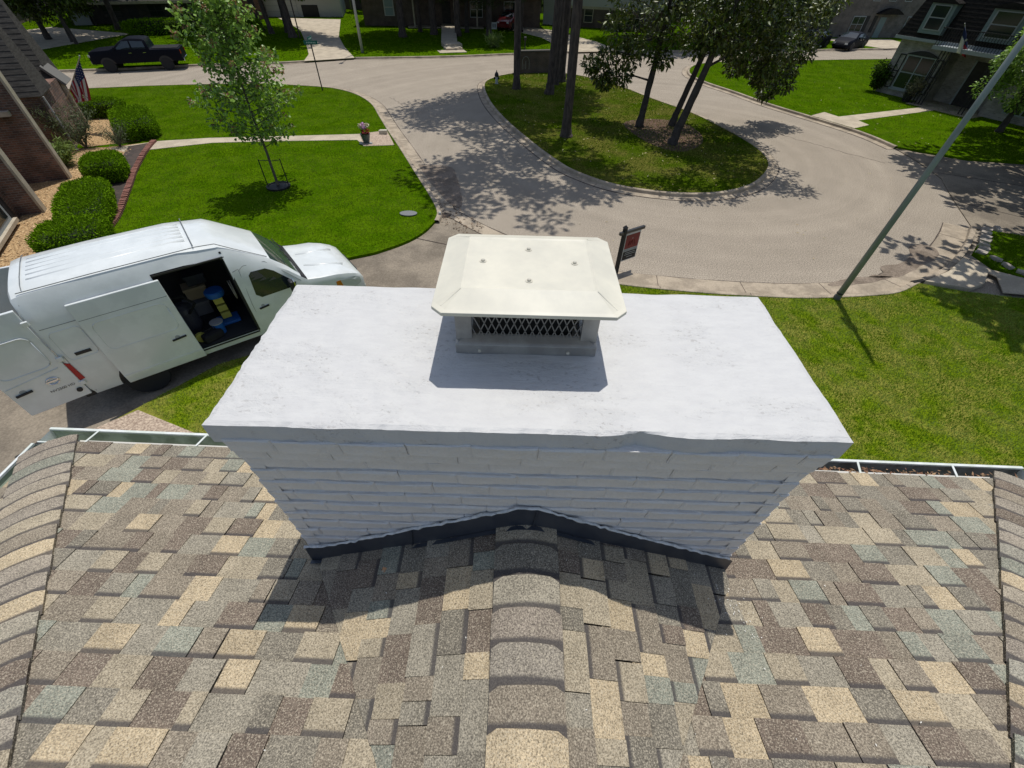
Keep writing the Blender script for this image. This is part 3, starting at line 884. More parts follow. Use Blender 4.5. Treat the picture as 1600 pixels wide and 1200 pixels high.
def kerb(line, side=1, pan=.45, closed=False, top=.15):
    P = [Vector(p) for p in line]; n = len(P)
    prof = [(-.02, .0), (-.02, top - .01), (.0, top), (.12, top), (.145, top - .02), (.17, .03), (.19, .022), (.19 + pan, .014), (.19 + pan, -.02)]
    b = MB(); vs_ = []
    for i in range(n):
        d = (P[(i + 1) % n] - P[i - 1]) if closed else (P[min(i + 1, n - 1)] - P[max(i - 1, 0)])
        d.normalize(); o_ = Vector((-d.y, d.x)) * side
        for q, z in prof: vs_.append((P[i].x + o_.x * q, P[i].y + o_.y * q, z))
    k = len(prof); fs = []
    for i in range(n if closed else n - 1):
        for j in range(k - 1):
            f = (i * k + j, ((i + 1) % n) * k + j, ((i + 1) % n) * k + j + 1, i * k + j + 1)
            fs.append(f if side < 0 else f[::-1])
    b.add(vs_, fs)
    rk_ = random.Random(n); jn = MB(); acc_ = 0; L_ = []
    for i in range(n):
        d = (P[(i + 1) % n] - P[i - 1]) if closed else (P[min(i + 1, n - 1)] - P[max(i - 1, 0)])
        d.normalize(); o_ = Vector((-d.y, d.x)) * side; w_ = rk_.uniform(.008, .03); q = .19 + pan + .01
        L_.append(((P[i].x + o_.x * (q - w_), P[i].y + o_.y * (q - w_), .0165), (P[i].x + o_.x * (q + w_), P[i].y + o_.y * (q + w_), .0045)))
        if i: acc_ += (P[i] - P[i - 1]).length
        if acc_ > 2.6:
            acc_ = 0; jn.bar((P[i].x + o_.x * .2, P[i].y + o_.y * .2, .021), (P[i].x + o_.x * (.18 + pan), P[i].y + o_.y * (.18 + pan), .016), .016, .006); jn.bar((P[i].x + o_.x * .0, P[i].y + o_.y * .0, top + .001), (P[i].x + o_.x * .13, P[i].y + o_.y * .13, top + .001), .014, .004)
    m_ = len(L_)
    jn.add([q for p in L_ for q in p], [(2 * i, 2 * i + 1, 2 * ((i + 1) % m_) + 1, 2 * ((i + 1) % m_)) if side > 0 else (2 * i, 2 * ((i + 1) % m_), 2 * ((i + 1) % m_) + 1, 2 * i + 1) for i in range(m_ if closed else m_ - 1)])
    struct(jn.build('kerb_joint', M_dirt))
    return struct(b.build('kerb', M_conc))
kerb(L_left, 1, .5); kerb(L_near + L_loop[1:], 1, .75); kerb(L_right, 1, .35); kerb(L_far_r, 1, .12); kerb(L_far_l, 1, .12); kerb(P_isl, -1, .3, closed=True)

def sheet(name, poly, z, m, thick=.03):
    b = MB(); b.prism(poly, z - thick, z); return struct(b.build(name, m))
P_drive = [(-2.72, 15.6), (-1.5, 15.0), (-.2, 14.0), (1.2, 13.1), (2.6, 12.3), (1.2, 11.75), (.6, 11.75), (-.6, 11.2), (-3.5, 9.4), (-6.98, 7.27), (-7.98, 5.92), (-8.68, 5.0), (-13, 1), (-34, 4)] + L_left_b[::-1]
sheet('driveway', P_drive, .03, M_drive)
sheet('driveway', [(20.0, 25.2), (21.22, 24.34), (22.61, 23.5), (25.24, 23.16), (40, 20.9), (40, 12.9), (18.74, 15.12), (17.65, 15.58), (17.3, 15.9), (18.5, 18.7), (19.6, 21.0), (19.95, 23.5)], .034, M_drive)
sheet('driveway', [(-17.95, 43.5), (-14.3, 45.5), (-16.6, 50.5), (-19.03, 56.68), (-23.0, 70.6), (-31, 70.6), (-27.5, 65.5), (-24.38, 60.35), (-20.9, 52.3), (-18.6, 46.5)], .14, M_walk)
sheet('driveway', [(-47, 34), (-42.5, 35.2), (-41, 47), (-39.6, 55), (-50, 58), (-53, 48)], .14, M_walk)
sheet('driveway', [(4.6, 51.2), (9.6, 52.6), (8.0, 58), (3.6, 66), (-1.6, 70), (-3.5, 68.5), (2.2, 60)], .14, M_walk)
sheet('driveway', [(39, 58.6), (44, 60), (44, 66), (35, 65)], .14, M_walk)
# walks
M_walk2 = M_conc
wl = [(-19.3, 21.65), (-17.69, 22.86), (-15.51, 23.54), (-12.46, 24.05), (-8.41, 24.79), (-7.07, 25.54), (-6.2, 23.2), (-7.62, 22.95), (-8.19, 23.85), (-12.3, 23.3), (-15.02, 22.82), (-18.2, 21.2)]
sheet('path', wl, .136, M_walk)
sheet('path', [(-8.35, 24.78), (-7.05, 25.52), (-6.18, 23.25), (-7.6, 22.98)], .141, M_aggr, .004)
sheet('path', [(18.15, 30.85), (19.4, 31.75), (19.8, 30.75), (26.8, 33.65), (27.3, 33.0), (20.6, 30.0), (20.75, 29.1), (19.45, 28.3)], .136, M_walk)
sheet('path', [(15.0, 12.9), (15.55, 12.55), (16.2, 12.1), (26, 11.3), (26, 10.35), (15.55, 11.2), (14.8, 11.3), (15.3, 12.2)], .138, M_walk)
sheet('path', [(-9.2, 5.0), (-8.6, 5.2), (-7.95, 5.8), (-6.4, 5.22), (-5.85, 4.7), (-5.85, 2.2), (-9.2, 2.2)], .135, M_aggr, .1)
st_ = MB()
for i, (p, q) in enumerate((((-7.4, 48.8), (-5.0, 49.6)), ((-7.0, 50.2), (-5.5, 50.8)), ((-7.3, 51.5), (-5.7, 52.2)))):
    st_.prism([p, q, (q[0] - .45, q[1] + 1.3), (p[0] - .45, p[1] + 1.3)], .1, .16 + i * .12)
st_.prism([(-7.8, 52.8), (-6.3, 53.4), (-8.0, 66.5), (-9.6, 66.5)], .1, .42)
struct(st_.build('steps', M_walk))
# dark patches and a tarred joint
for poly in ([(-4.75, 20.75), (-4.25, 21.0), (-3.55, 20.95), (-2.95, 20.65), (-2.7, 19.6), (-2.45, 18.6), (-2.2, 17.2), (-2.25, 16.5), (-2.7, 16.9), (-3.4, 18.3), (-4.2, 19.8)],
             [(11.3, 12.2), (11.9, 12.45), (12.1, 12.9), (12.9, 13.1), (13.6, 13.75), (13.9, 14.25), (14.4, 14.5), (14.75, 14.2), (14.45, 13.6), (13.4, 12.9), (12.2, 12.2)],
             [(9.7, 11.65), (10.5, 12.05), (11.3, 12.2), (12.1, 12.25), (11.3, 11.9), (10.2, 11.6)]):
    q = smooth_line(poly, 4, True); sheet('asphalt_patch', [(x + random.uniform(-.03, .03), y + random.uniform(-.03, .03)) for x, y in q], .019, M_patch, .01)
jt = MB()
for a, b_ in (((18.6, 18.2), (20.9, 16.2)), ((20.9, 16.2), (21.0, 15.1)), ((19.9, 21.7), (26.5, 18.5)), ((-6.2, 8.1), (-9.6, 13.0)), ((-.3, 12.8), (-3.5, 13.9))):
    jt.bar((a[0], a[1], .036), (b_[0], b_[1], .036), .035, .006)
struct(jt.build('driveway_joint', M_dirt))
# concrete valley gutter that carries the kerb line across the driveway mouth
vo = smooth_line([(-2.45, 16.35), (-1.3, 15.15), (-.1, 14.1), (1.2, 13.0), (2.2, 12.3), (3.2, 11.95)], 4)
vi = [(x - .36, y - .44) for x, y in vo]
sheet('gutter_pan', vo + vi[::-1], .036, M_conc, .04)
for ln in (vo, vi):
    b = MB(); rk_ = random.Random(4)
    for p, q in zip(ln, ln[1:]): b.bar((p[0], p[1], .037), (q[0], q[1], .037), rk_.uniform(.02, .05), .006)
    struct(b.build('driveway_joint', M_dirt))
b = MB(); b.prism([(-2.95, 15.75), (-2.7, 15.95), (-2.45, 15.85), (-2.5, 15.6), (-2.75, 15.5)], .02, .042); struct(b.build('broken_gutter', M_dirt))
ck = random.Random(12)
for (x0, y0), (x1, y1) in (((-8.6, 33.2), (-6.9, 30.4)), ((14.5, 27.5), (18.2, 22.8)), ((-3.4, 38.5), (3.0, 44.5)), ((-6.5, 11.2), (-4.2, 9.9)), ((-9.5, 9.4), (-7.2, 10.6))):
    b = MB(); n_ = 26; prev = None
    zc = .036 if y0 < 11.5 and x0 < 0 else .005
    for i in range(n_ + 1):
        t = i / n_; p = (x0 + (x1 - x0) * t + ck.gauss(0, .06), y0 + (y1 - y0) * t + ck.gauss(0, .06), zc)
        if prev: b.bar(prev, p, ck.uniform(.005, .013), .004)
        prev = p
    struct(b.build('pavement_crack', M_dirt))
# storm drain inlet cover
sd_ = thing('storm_drain', 'pale concrete storm drain lid with a dark inlet slot beside the bend in the kerb', 'storm drain', (0, 0, 0))
b = MB(); b.prism([(12.72, 11.78), (13.9, 12.42), (15.0, 13.32), (15.32, 12.6), (14.55, 11.75), (13.85, 11.42)], .02, .175); b.build('lid', M_walk, sd_, bevel=.01)
b = MB(); b.bar((12.3, 11.72, .13), (12.75, 11.86, .13), .12, .06); b.build('inlet', M_black, sd_)
# mulch and soil beds
sheet('flower_bed', [(-17.84, 22.75), (-17.42, 21.4), (-16.44, 19.1), (-15.45, 17.1), (-14.4, 14.9), (-13.9, 13.2), (-14.2, 11.6), (-16.0, 10.6), (-26, 9), (-28, 20), (-19.5, 21.8)], .132, M_bark, .02)
sheet('flower_bed', [(-17.95, 22.6), (-17.5, 21.4), (-16.5, 19.1), (-15.55, 17.1), (-14.55, 14.9), (-14.05, 13.2), (-14.9, 13.6), (-15.7, 15.5), (-16.9, 18.0), (-17.9, 20.4), (-18.6, 22.0)], .137, M_dirt, .006)
sheet('flower_bed', [(-18.6, 22.9), (-19.4, 23.5), (-21.9, 26.4), (-22.6, 27.0), (-25, 27.6), (-27, 27), (-20.5, 21.7)], .132, M_bark, .02)
sheet('flower_bed', smooth_line([(6.0, 28.0), (7.57, 29.1), (9.35, 28.7), (10.0, 26.9), (9.6, 24.8), (8.07, 23.4), (6.7, 24.8)], 4, True), .128, mat('fallen leaves', (.085, .045, .032), .9, col2=(.15, .09, .06), scale=9, detail=6, grain=.4, gscale=20), .006)

# bark chips and fallen leaves lie as small flakes
def in_poly(poly, z, seed):
    xs = [p[0] for p in poly]; ys = [p[1] for p in poly]; x0, x1, y0, y1 = min(xs), max(xs), min(ys), max(ys)
    def f(r):
        while True:
            x, y = r.uniform(x0, x1), r.uniform(y0, y1)
            if inside(np.array([x]), np.array([y]), poly)[0]: return np.array([x, y, z + r.uniform(0, .02)])
    return f
M_chipb = mat('bark chips', (.56, .41, .23), .85, col2=(.32, .20, .10), scale=5, island=.5)
stuff(tag(flakes(2600, in_poly([(-18.3, 21.8), (-17.2, 19), (-15.9, 15.8), (-14.9, 13), (-15.5, 11.2), (-18.5, 12.5), (-19.5, 18)], .136, 1), .045, 'bark_chips', M_chipb, .3, 3), 'tan bark chips spread over the bed by the brick house'))
M_leafl = mat('pale fallen leaves', (.42, .38, .20), .8, col2=(.30, .22, .11), scale=3, island=.4)
stuff(tag(flakes(420, in_poly(P_isl, .17, 2), .055, 'fallen_leaves', M_leafl, .3, 4), 'pale fallen leaves strewn over the island grass'))
stuff(tag(flakes(70, in_poly([(18.5, 29), (21, 24.8), (26, 24), (29, 31), (20, 45), (15, 40)], .17, 2), .06, 'fallen_leaves', M_leafl, .3, 14), 'few pale fallen leaves on the lawn of the mansard house'))
stuff(tag(flakes(120, in_poly([(-2, 28), (-6, 22), (-3, 16), (3, 12.5), (12, 13), (17, 17), (19, 24), (16, 30), (10, 36), (13, 24), (9, 17.5), (3, 18)], .02, 2), .045, 'fallen_leaves', M_leafl, .2, 24), 'scattered pale leaves on the loop of the street'))
stuff(tag(flakes(900, in_poly(smooth_line([(6.0, 28.0), (7.57, 29.1), (9.35, 28.7), (10.0, 26.9), (9.6, 24.8), (8.07, 23.4), (6.7, 24.8)], 4, True), .135, 2), .05, 'fallen_leaves', mat('brown leaf litter', (.16, .085, .05), .85, island=.6), .3, 34), 'brown leaf litter under the leaning trunks on the island'))

# grass blades
holes = [wl]
def grass(poly, n, h, w, m, name, label, z=.12, seed=1, skip=(), near=None):
    r = np.random.default_rng(seed)
    xs = np.array([p[0] for p in poly]); ys = np.array([p[1] for p in poly])
    x = r.uniform(xs.min(), xs.max(), n); y = r.uniform(ys.min(), ys.max(), n)
    k = inside(x, y, poly)
    for s_ in skip: k &= ~inside(x, y, s_)
    x, y = x[k], y[k]; n = len(x)
    a = r.uniform(0, 6.283, n); ta = r.uniform(0, 6.283, n); lean = r.uniform(.1, .8, n); hh = h * r.uniform(.5, 1.2, n); ww = w * r.uniform(.6, 1.2, n)
    V = np.zeros((n, 3, 3))
    V[:, 0] = np.stack([x - np.cos(a) * ww, y - np.sin(a) * ww, np.full(n, z)], 1)
    V[:, 1] = np.stack([x + np.cos(a) * ww, y + np.sin(a) * ww, np.full(n, z)], 1)
    V[:, 2] = np.stack([x + np.cos(ta) * lean * hh, y + np.sin(ta) * lean * hh, z + hh], 1)
    F = np.arange(n * 3).reshape(n, 3)
    o = soup(name, V.reshape(-1, 3), F, m)
    return stuff(tag(o, label, 'grass'))
beds = [wl, [(-17.84, 22.85), (-17.42, 21.5), (-16.44, 19.14), (-15.45, 17.14), (-14.3, 14.7), (-13.8, 13.2), (-14.2, 11.6), (-16.0, 10.6), (-26, 9), (-30, 24)], [(-18.5, 22.9), (-19.3, 23.6), (-21.8, 26.5), (-22.5, 27.1), (-25, 27.7), (-40, 32), (-40, 20)]]
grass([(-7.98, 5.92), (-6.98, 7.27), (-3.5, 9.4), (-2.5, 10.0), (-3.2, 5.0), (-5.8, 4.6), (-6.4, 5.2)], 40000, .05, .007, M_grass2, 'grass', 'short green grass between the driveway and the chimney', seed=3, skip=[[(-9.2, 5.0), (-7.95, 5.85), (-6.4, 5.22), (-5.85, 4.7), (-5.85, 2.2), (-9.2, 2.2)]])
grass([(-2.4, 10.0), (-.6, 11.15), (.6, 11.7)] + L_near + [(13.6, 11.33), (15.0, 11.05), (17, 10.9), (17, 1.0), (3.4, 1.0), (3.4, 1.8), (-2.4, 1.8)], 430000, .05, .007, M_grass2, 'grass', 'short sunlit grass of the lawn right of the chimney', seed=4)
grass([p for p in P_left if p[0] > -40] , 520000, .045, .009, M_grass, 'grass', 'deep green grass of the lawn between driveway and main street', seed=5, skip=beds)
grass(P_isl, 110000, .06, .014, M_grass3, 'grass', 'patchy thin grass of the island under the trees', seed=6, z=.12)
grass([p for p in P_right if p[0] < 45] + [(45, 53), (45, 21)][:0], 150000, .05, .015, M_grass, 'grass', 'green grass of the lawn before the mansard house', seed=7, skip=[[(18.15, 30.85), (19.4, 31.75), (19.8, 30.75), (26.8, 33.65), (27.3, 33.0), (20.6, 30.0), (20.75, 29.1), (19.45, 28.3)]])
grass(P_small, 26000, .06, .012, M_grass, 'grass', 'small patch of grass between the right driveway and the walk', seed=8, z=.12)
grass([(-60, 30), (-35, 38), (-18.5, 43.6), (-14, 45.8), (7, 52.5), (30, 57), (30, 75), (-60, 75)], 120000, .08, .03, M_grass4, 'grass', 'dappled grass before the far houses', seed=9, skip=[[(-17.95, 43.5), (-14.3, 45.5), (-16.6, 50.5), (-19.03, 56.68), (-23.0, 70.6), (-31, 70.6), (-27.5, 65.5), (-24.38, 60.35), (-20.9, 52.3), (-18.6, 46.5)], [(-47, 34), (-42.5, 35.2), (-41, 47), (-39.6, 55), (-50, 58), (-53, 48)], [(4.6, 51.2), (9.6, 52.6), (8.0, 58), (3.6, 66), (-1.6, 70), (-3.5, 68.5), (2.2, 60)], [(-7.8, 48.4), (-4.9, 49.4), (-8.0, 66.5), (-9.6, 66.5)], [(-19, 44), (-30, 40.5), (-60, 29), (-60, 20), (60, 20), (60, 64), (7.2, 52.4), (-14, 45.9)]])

# brick edging along the bed
edge = smooth_line([(-17.84, 22.85), (-17.42, 21.5), (-16.44, 19.14), (-15.45, 17.14), (-14.3, 14.75), (-13.8, 13.2)], 30)
M_edge = mat('red edging brick', (.26, .115, .085), .9, col2=(.17, .075, .06), scale=8, grain=.2, gscale=60)
be = thing('brick_edging', 'curved row of red edging bricks between the clipped shrubs and the lawn', 'brick edging')
bm_ = MB(); bm_.box(-.105, .105, -.05, .05, 0, .09); bme = bm_.mesh('brick', M_edge)
acc = 0; last = Vector(edge[0])
for p in edge[1:]:
    p = Vector(p); acc += (p - last).length
    if acc >= .114:
        d = (p - last); a = math.atan2(d.y, d.x) + math.pi / 2; acc = 0
        for row in (0,):
            o = bpy.data.objects.new('brick', bme); COL.objects.link(o); o.parent = be
            q = p + Vector((math.cos(a), math.sin(a))) * (.22 * row * -1)
            o.location = (q.x, q.y, .125 + random.uniform(-.01, .012)); o.rotation_euler = (random.uniform(-.05, .05), random.uniform(-.05, .05), a + random.uniform(-.06, .06))
    last = p
# stone edging on the right
M_stone = mat('pale edging stone', (.42, .37, .31), .9, col2=(.30, .26, .22), scale=5, bump=.4, bscale=30)
def rough_block(L, W, H_, seed):
    r_ = random.Random(seed); b = MB(); b.box(-L / 2, L / 2, -W / 2, W / 2, 0, H_)
    b.v = [(x + r_.uniform(-.03, .03), y + r_.uniform(-.03, .03), z + (r_.uniform(-.02, .02) if z > 0 else 0)) for x, y, z in b.v]
    return b
stn = [rough_block(.30, .17, .14, 40 + k).mesh('stone', M_stone) for k in range(5)]
se_ = thing('stone_edging', 'low edging of pale rough stones round the small lawn at the right', 'stone edging')
for i, (x, y, a) in enumerate([(17.9, 15.55, -.2), (17.45, 15.5, .6), (17.2, 15.2, .8), (16.95, 14.9, .8), (16.7, 14.6, .8), (16.45, 14.3, .8), (16.2, 14.0, .9), (15.95, 13.75, .7), (16.1, 13.3, 1.7), (16.15, 12.85, 1.6), (16.3, 12.45, 2.2), (16.7, 12.2, -.1), (17.25, 12.1, -.1), (17.8, 12.05, -.1), (18.4, 12.0, -.1), (19, 11.95, -.1)]):
    o = bpy.data.objects.new('stone', stn[i % 5]); COL.objects.link(o); o.parent = se_; o.location = (x, y, .07); o.rotation_euler = (0, 0, a + math.pi / 2 + (0 if i < 8 else math.pi / 2))
stuff(tag(flakes(160, in_poly([(-3.1, 17.2), (-2.4, 16.9), (-1.0, 14.6), (-1.8, 14.3), (-3.2, 15.4)], .045, 2), .05, 'gutter_litter', mat('leaf crumbs', (.16, .11, .07), .9, island=.6), .3, 44), 'brown litter gathered at the broken corner of the gutter'))
# ------------------------------------------------------------------ vehicles
def car_paint(name, col, rough=.28):
    return mat(name, col, rough, coat=.6, spec=.5)
M_van = mat('white van paint', (.70, .73, .72), .3, col2=(.64, .67, .66), scale=2.5, spec=.5, coat=.5)
M_glass = mat('tinted car glass', (.016, .024, .028), .05, spec=.8)
M_wind = mat('windscreen glass', (.04, .065, .055), .05, spec=.8)
M_plast = mat('black plastic trim', (.018, .018, .02), .5)
M_liner = mat('dark cargo liner', (.022, .022, .024), .8)
M_rub = mat('tyre rubber', (.016, .016, .017), .8)
M_rim = mat('steel wheel', (.42, .43, .44), .35, metal=.7)
M_red = mat('red lamp lens', (.36, .004, .006), .2, spec=.4)
M_amber = mat('amber lamp lens', (.55, .18, .02), .15, spec=.6)
M_lens = mat('clear lamp lens', (.5, .52, .52), .1, spec=.8)
M_chrome = mat('chrome', (.6, .61, .62), .12, metal=1.0)
M_crease = mat('panel gap', (.16, .17, .17), .6)

def lerp_tab(tab, x):
    if x <= tab[0][0]: return tab[0][1]
    for (a, b), (c, d) in zip(tab, tab[1:]):
        if x <= c: return b + (d - b) * (x - a) / (c - a)
    return tab[-1][1]

class Loft:
    """vehicle skin lofted from cross-sections; x forward, y left, z up"""
    def __init__(s, stations, top, belt, half, sill, kind='car'):
        s.X = stations; s.top = top; s.belt = belt; s.half = half; s.sill = sill; s.kind = kind
    def sec(s, x):
        T = lerp_tab(s.top, x); w = lerp_tab(s.half, x); z0 = lerp_tab(s.sill, x)
        zb = min(lerp_tab(s.belt, x), T - .05); h = T - zb
        tall = min(1, h / .5)
        if s.kind == 'van':
            return [(.96 * w, z0), (1.0 * w, z0 + .18), (1.0 * w, zb), (w * (1 - .045 * tall), zb + h * .45), (w * (1 - .11 * tall), zb + h * .80), (w * (1 - .19 * tall - .03), zb + h * .94), (w * .60, T - .02 * tall), (w * .3, T), (0, T + .005)]
        if s.kind == 'truck':
            return [(.96 * w, z0), (1.0 * w, z0 + .15), (1.0 * w, zb), (w * (1 - .03 * tall), zb + h * .3), (w * (1 - .12 * tall), zb + h * .85), (w * (1 - .16 * tall - .02), zb + h * .97), (w * .5, T), (w * .25, T + .01), (0, T + .012)]
        return [(.94 * w, z0), (1.0 * w, z0 + .2), (1.0 * w, zb), (w * (1 - .07 * tall), zb + h * .35), (w * (1 - .19 * tall), zb + h * .80), (w * (1 - .27 * tall - .02), zb + h * .95), (w * .5, T), (w * .25, T + .01), (0, T + .012)]
    def ysurf(s, x, z):
        P = s.sec(x)
        for (y0, z0), (y1, z1) in zip(P, P[1:]):
            if z0 <= z <= z1: return y0 + (y1 - y0) * (z - z0) / max(1e-6, z1 - z0)
        return P[0][0]
    def skin(s, skip=None, cat=None, cap_front=True, cap_back=True):
        """returns dict of MB by category"""
        secs = [s.sec(x) for x in s.X]; n = len(secs[0]); out = {}
        def get(c): return out.setdefault(c, MB())
        for i in range(len(s.X) - 1):
            for j in range(n - 1):
                for side in (-1, 1):
                    xm = (s.X[i] + s.X[i + 1]) / 2
                    if skip and skip(xm, j, side): continue
                    c = cat(xm, j, side) if cat else 'body'
                    q = [(s.X[i], side * secs[i][j][0], secs[i][j][1]), (s.X[i + 1], side * secs[i + 1][j][0], secs[i + 1][j][1]), (s.X[i + 1], side * secs[i + 1][j + 1][0], secs[i + 1][j + 1][1]), (s.X[i], side * secs[i][j + 1][0], secs[i][j + 1][1])]
                    get(c).add(q, [(0, 1, 2, 3) if side < 0 else (3, 2, 1, 0)])
        for k, on in ((0, cap_back), (-1, cap_front)):
            if on:
                P = secs[k]; x = s.X[k]
                for j in range(n - 1):
                    q = [(x, -P[j][0], P[j][1]), (x, P[j][0], P[j][1]), (x, P[j + 1][0], P[j + 1][1]), (x, -P[j + 1][0], P[j + 1][1])]
                    get('body').add(q, [(0, 1, 2, 3) if k == -1 else (3, 2, 1, 0)])
        return out
    def panel(s, poly, side, off=.006, thick=.012):
        """polygon given as (x,z) wrapped on the side of the skin"""
        b = MB(); n = len(poly)
        zlo, zhi = min(p[1] for p in poly), max(p[1] for p in poly)
        if zhi - zlo > .25:      # tall panels follow the bend of the skin in strips
            def ext(z):
                xs_ = []
                for i in range(n):
                    (x0, z0), (x1, z1) = poly[i], poly[(i + 1) % n]
                    if min(z0, z1) - 1e-9 <= z <= max(z0, z1) + 1e-9: xs_ += [x0, x1] if abs(z1 - z0) < 1e-6 else [x0 + (x1 - x0) * (z - z0) / (z1 - z0)]
                return min(xs_), max(xs_)
            lv = sorted(set([zlo + (zhi - zlo) * k / 10 for k in range(11)] + [p[1] for p in poly])); vs_ = []
            for z in lv:
                a, c = ext(z)
                for k in range(5): x = a + (c - a) * k / 4; vs_.append((x, side * (s.ysurf(x, z) + off), z))
            fs = [(i * 5 + k, i * 5 + k + 1, i * 5 + k + 6, i * 5 + k + 5) for i in range(len(lv) - 1) for k in range(4)]
            return b.add(vs_, fs if side < 0 else [f[::-1] for f in fs])
        outer = [(x, side * (s.ysurf(x, z) + off), z) for x, z in poly]; inner = [(x, side * (s.ysurf(x, z) + off - thick), z) for x, z in poly]
        f = [tuple(range(n))] + [(i, n + i, n + (i + 1) % n, (i + 1) % n) for i in range(n)]
        ar = sum(poly[i][0] * poly[(i + 1) % n][1] - poly[(i + 1) % n][0] * poly[i][1] for i in range(n))
        if (ar > 0) == (side > 0): f = [q[::-1] for q in f]
        return b.add(outer + inner, f)
def merge(b):
    """weld duplicate vertices of a builder"""
    key = {}; vs_ = []; mp = []
    for v in b.v:
        k = tuple(round(c, 4) for c in v)
        if k not in key: key[k] = len(vs_); vs_.append(v)
        mp.append(key[k])
    nf = []; nm = []
    for f, m in zip(b.f, b.m):
        g_ = []
        for i in f:
            if not g_ or mp[i] != g_[-1]: g_.append(mp[i])
        if len(g_) > 1 and g_[0] == g_[-1]: g_.pop()
        if len(g_) >= 3: nf.append(tuple(g_)); nm.append(m)
    b.v, b.f, b.m = vs_, nf, nm
    return b
def rrect(x0, x1, z0, z1, r, n=4):
    out = []
    for cx, cz, a0 in ((x1 - r, z1 - r, 0), (x0 + r, z1 - r, 90), (x0 + r, z0 + r, 180), (x1 - r, z0 + r, 270)):
        for k in range(n + 1):
            a = R(a0 + 90 * k / n); out.append((cx + r * math.cos(a), cz + r * math.sin(a)))
    return out
def wheel(root, x, y, r, w, side, rim=M_rim):
    b = MB(); b.lathe([(r * .62, -w / 2), (r * .93, -w / 2), (r, -w / 2 + .03), (r, w / 2 - .03), (r * .93, w / 2), (r * .62, w / 2)], 26, (0, 0, 0), axis='y')
    o = b.build('wheel', M_rub, root, smooth=False); o.location = (x, y, r)
    b = MB(); b.lathe([(r * .64, side * (w / 2 - .03)), (r * .6, side * (w / 2 - .012)), (r * .3, side * (w / 2 - .05)), (r * .18, side * (w / 2 - .02)), (.01, side * (w / 2 - .015))], 20, (0, 0, 0), axis='y')
    for k in range(5):
        a = k * 2 * math.pi / 5; b.bar((math.cos(a) * r * .15, side * (w / 2 - .02), math.sin(a) * r * .15), (math.cos(a) * r * .6, side * (w / 2 - .014), math.sin(a) * r * .6), .06, .02, up=(0, 1, 0))
    b.build('rim', rim, o)
    return o
def text_part(name, s, size, m, parent, loc, rot, extr=.002):
    cu = bpy.data.curves.new(name, 'FONT'); cu.body = s; cu.size = size; cu.extrude = extr; cu.align_x = 'CENTER'; cu.align_y = 'CENTER'
    o = bpy.data.objects.new(name, cu); COL.objects.link(o)
    me = bpy.data.meshes.new_from_object(o.evaluated_get(bpy.context.evaluated_depsgraph_get()))
    bpy.data.objects.remove(o); bpy.data.curves.remove(cu)
    me.materials.clear(); me.materials.append(m)
    o = bpy.data.objects.new(name, me); COL.objects.link(o); o.parent = parent; o.location = loc; o.rotation_euler = rot
    return o

# ---------------- the white high-roof van
VX, VY, VH, VS = -9.35, 6.72, R(38.4), 1.047
van = thing('cargo_van', 'white high roof cargo van on the driveway with side and rear doors open', 'van', (VX, VY, .03), VH)
van.scale = (VS, VS, VS)
XO0, XO1 = 2.28, 3.42
st = [0.0, .06, .25, .8, 1.5, XO0, 2.8, XO1, 3.42001, 3.6, 3.85, 4.15, 4.45, 4.75, 5.0, 5.12, 5.35, 5.6, 5.8, 5.95, 6.05, 6.1]
vl = Loft(st, [(0, 2.58), (.06, 2.63), (.25, 2.66), (1.5, 2.69), (3.0, 2.69), (3.3, 2.66), (3.6, 2.52), (4.45, 2.06), (4.6, 1.96), (5.12, 1.42), (5.2, 1.38), (5.6, 1.31), (5.9, 1.2), (6.05, 1.05), (6.1, .92)],
          [(0, 1.22), (5.0, 1.22), (5.6, 1.16), (6.1, .88)], [(0, .985), (.06, 1.0), (5.0, 1.0), (5.6, .985), (5.9, .93), (6.05, .85), (6.1, .78)], [(0, .42), (6.1, .40)], 'van')
def v_skip(x, j, side): return side < 0 and XO0 < x < XO1 and 1 <= j <= 3
def v_cat(x, j, side):
    if 4.5 < x < 5.0 and j >= 5: return 'windscreen'
    if 4.98 < x < 5.13 and j >= 4: return 'cowl'
    return 'body'
sk = vl.skin(v_skip, v_cat, cap_back=False)
ob = merge(sk['body']).build('body', M_van, van, smooth=True)
md = ob.modifiers.new('split', 'EDGE_SPLIT'); md.split_angle = R(34)
merge(sk['windscreen']).build('windscreen', M_wind, van, smooth=True)
merge(sk['cowl']).build('cowl', M_plast, van)
# cargo space
b = MB()
b.box(.08, 3.44, -.93, .90, .54, .60)                  # floor
b.box(.10, 3.42, .86, .90, .60, 2.45)                  # left wall
b.box(3.40, 3.44, -.84, .86, .60, 2.45)                # bulkhead
b.box(.10, 3.42, -.70, .74, 2.44, 2.47)                # ceiling
b.box(.10, XO0 - .05, -.84, -.80, .60, 2.2)
b.build('cargo_liner', M_liner, van)
b = MB()
b.bar((XO0, -.985, .555), (XO1, -.985, .555), .05, .03); b.build('step_sill', M_plast, van)
b = MB()
for (x0, x1) in ((XO1 - .015, XO1 + .03), ): 
    b.add([(x0, -vl.ysurf(3.4, z) + dy, z) for z, dy in ((.58, -.004), (1.22, -.004), (1.8, -.004), (2.36, -.004))] + [(x1, -vl.ysurf(3.43, z) - .004, z) for z in (.58, 1.22, 1.8, 2.36)], [(0, 4, 5, 1), (1, 5, 6, 2), (2, 6, 7, 3)])
b.bar((XO0, -vl.ysurf(2.8, 2.36) - .004, 2.36), (XO1, -vl.ysurf(2.8, 2.36) - .004, 2.36), .03, .03)
b.build('door_seal', M_plast, van)
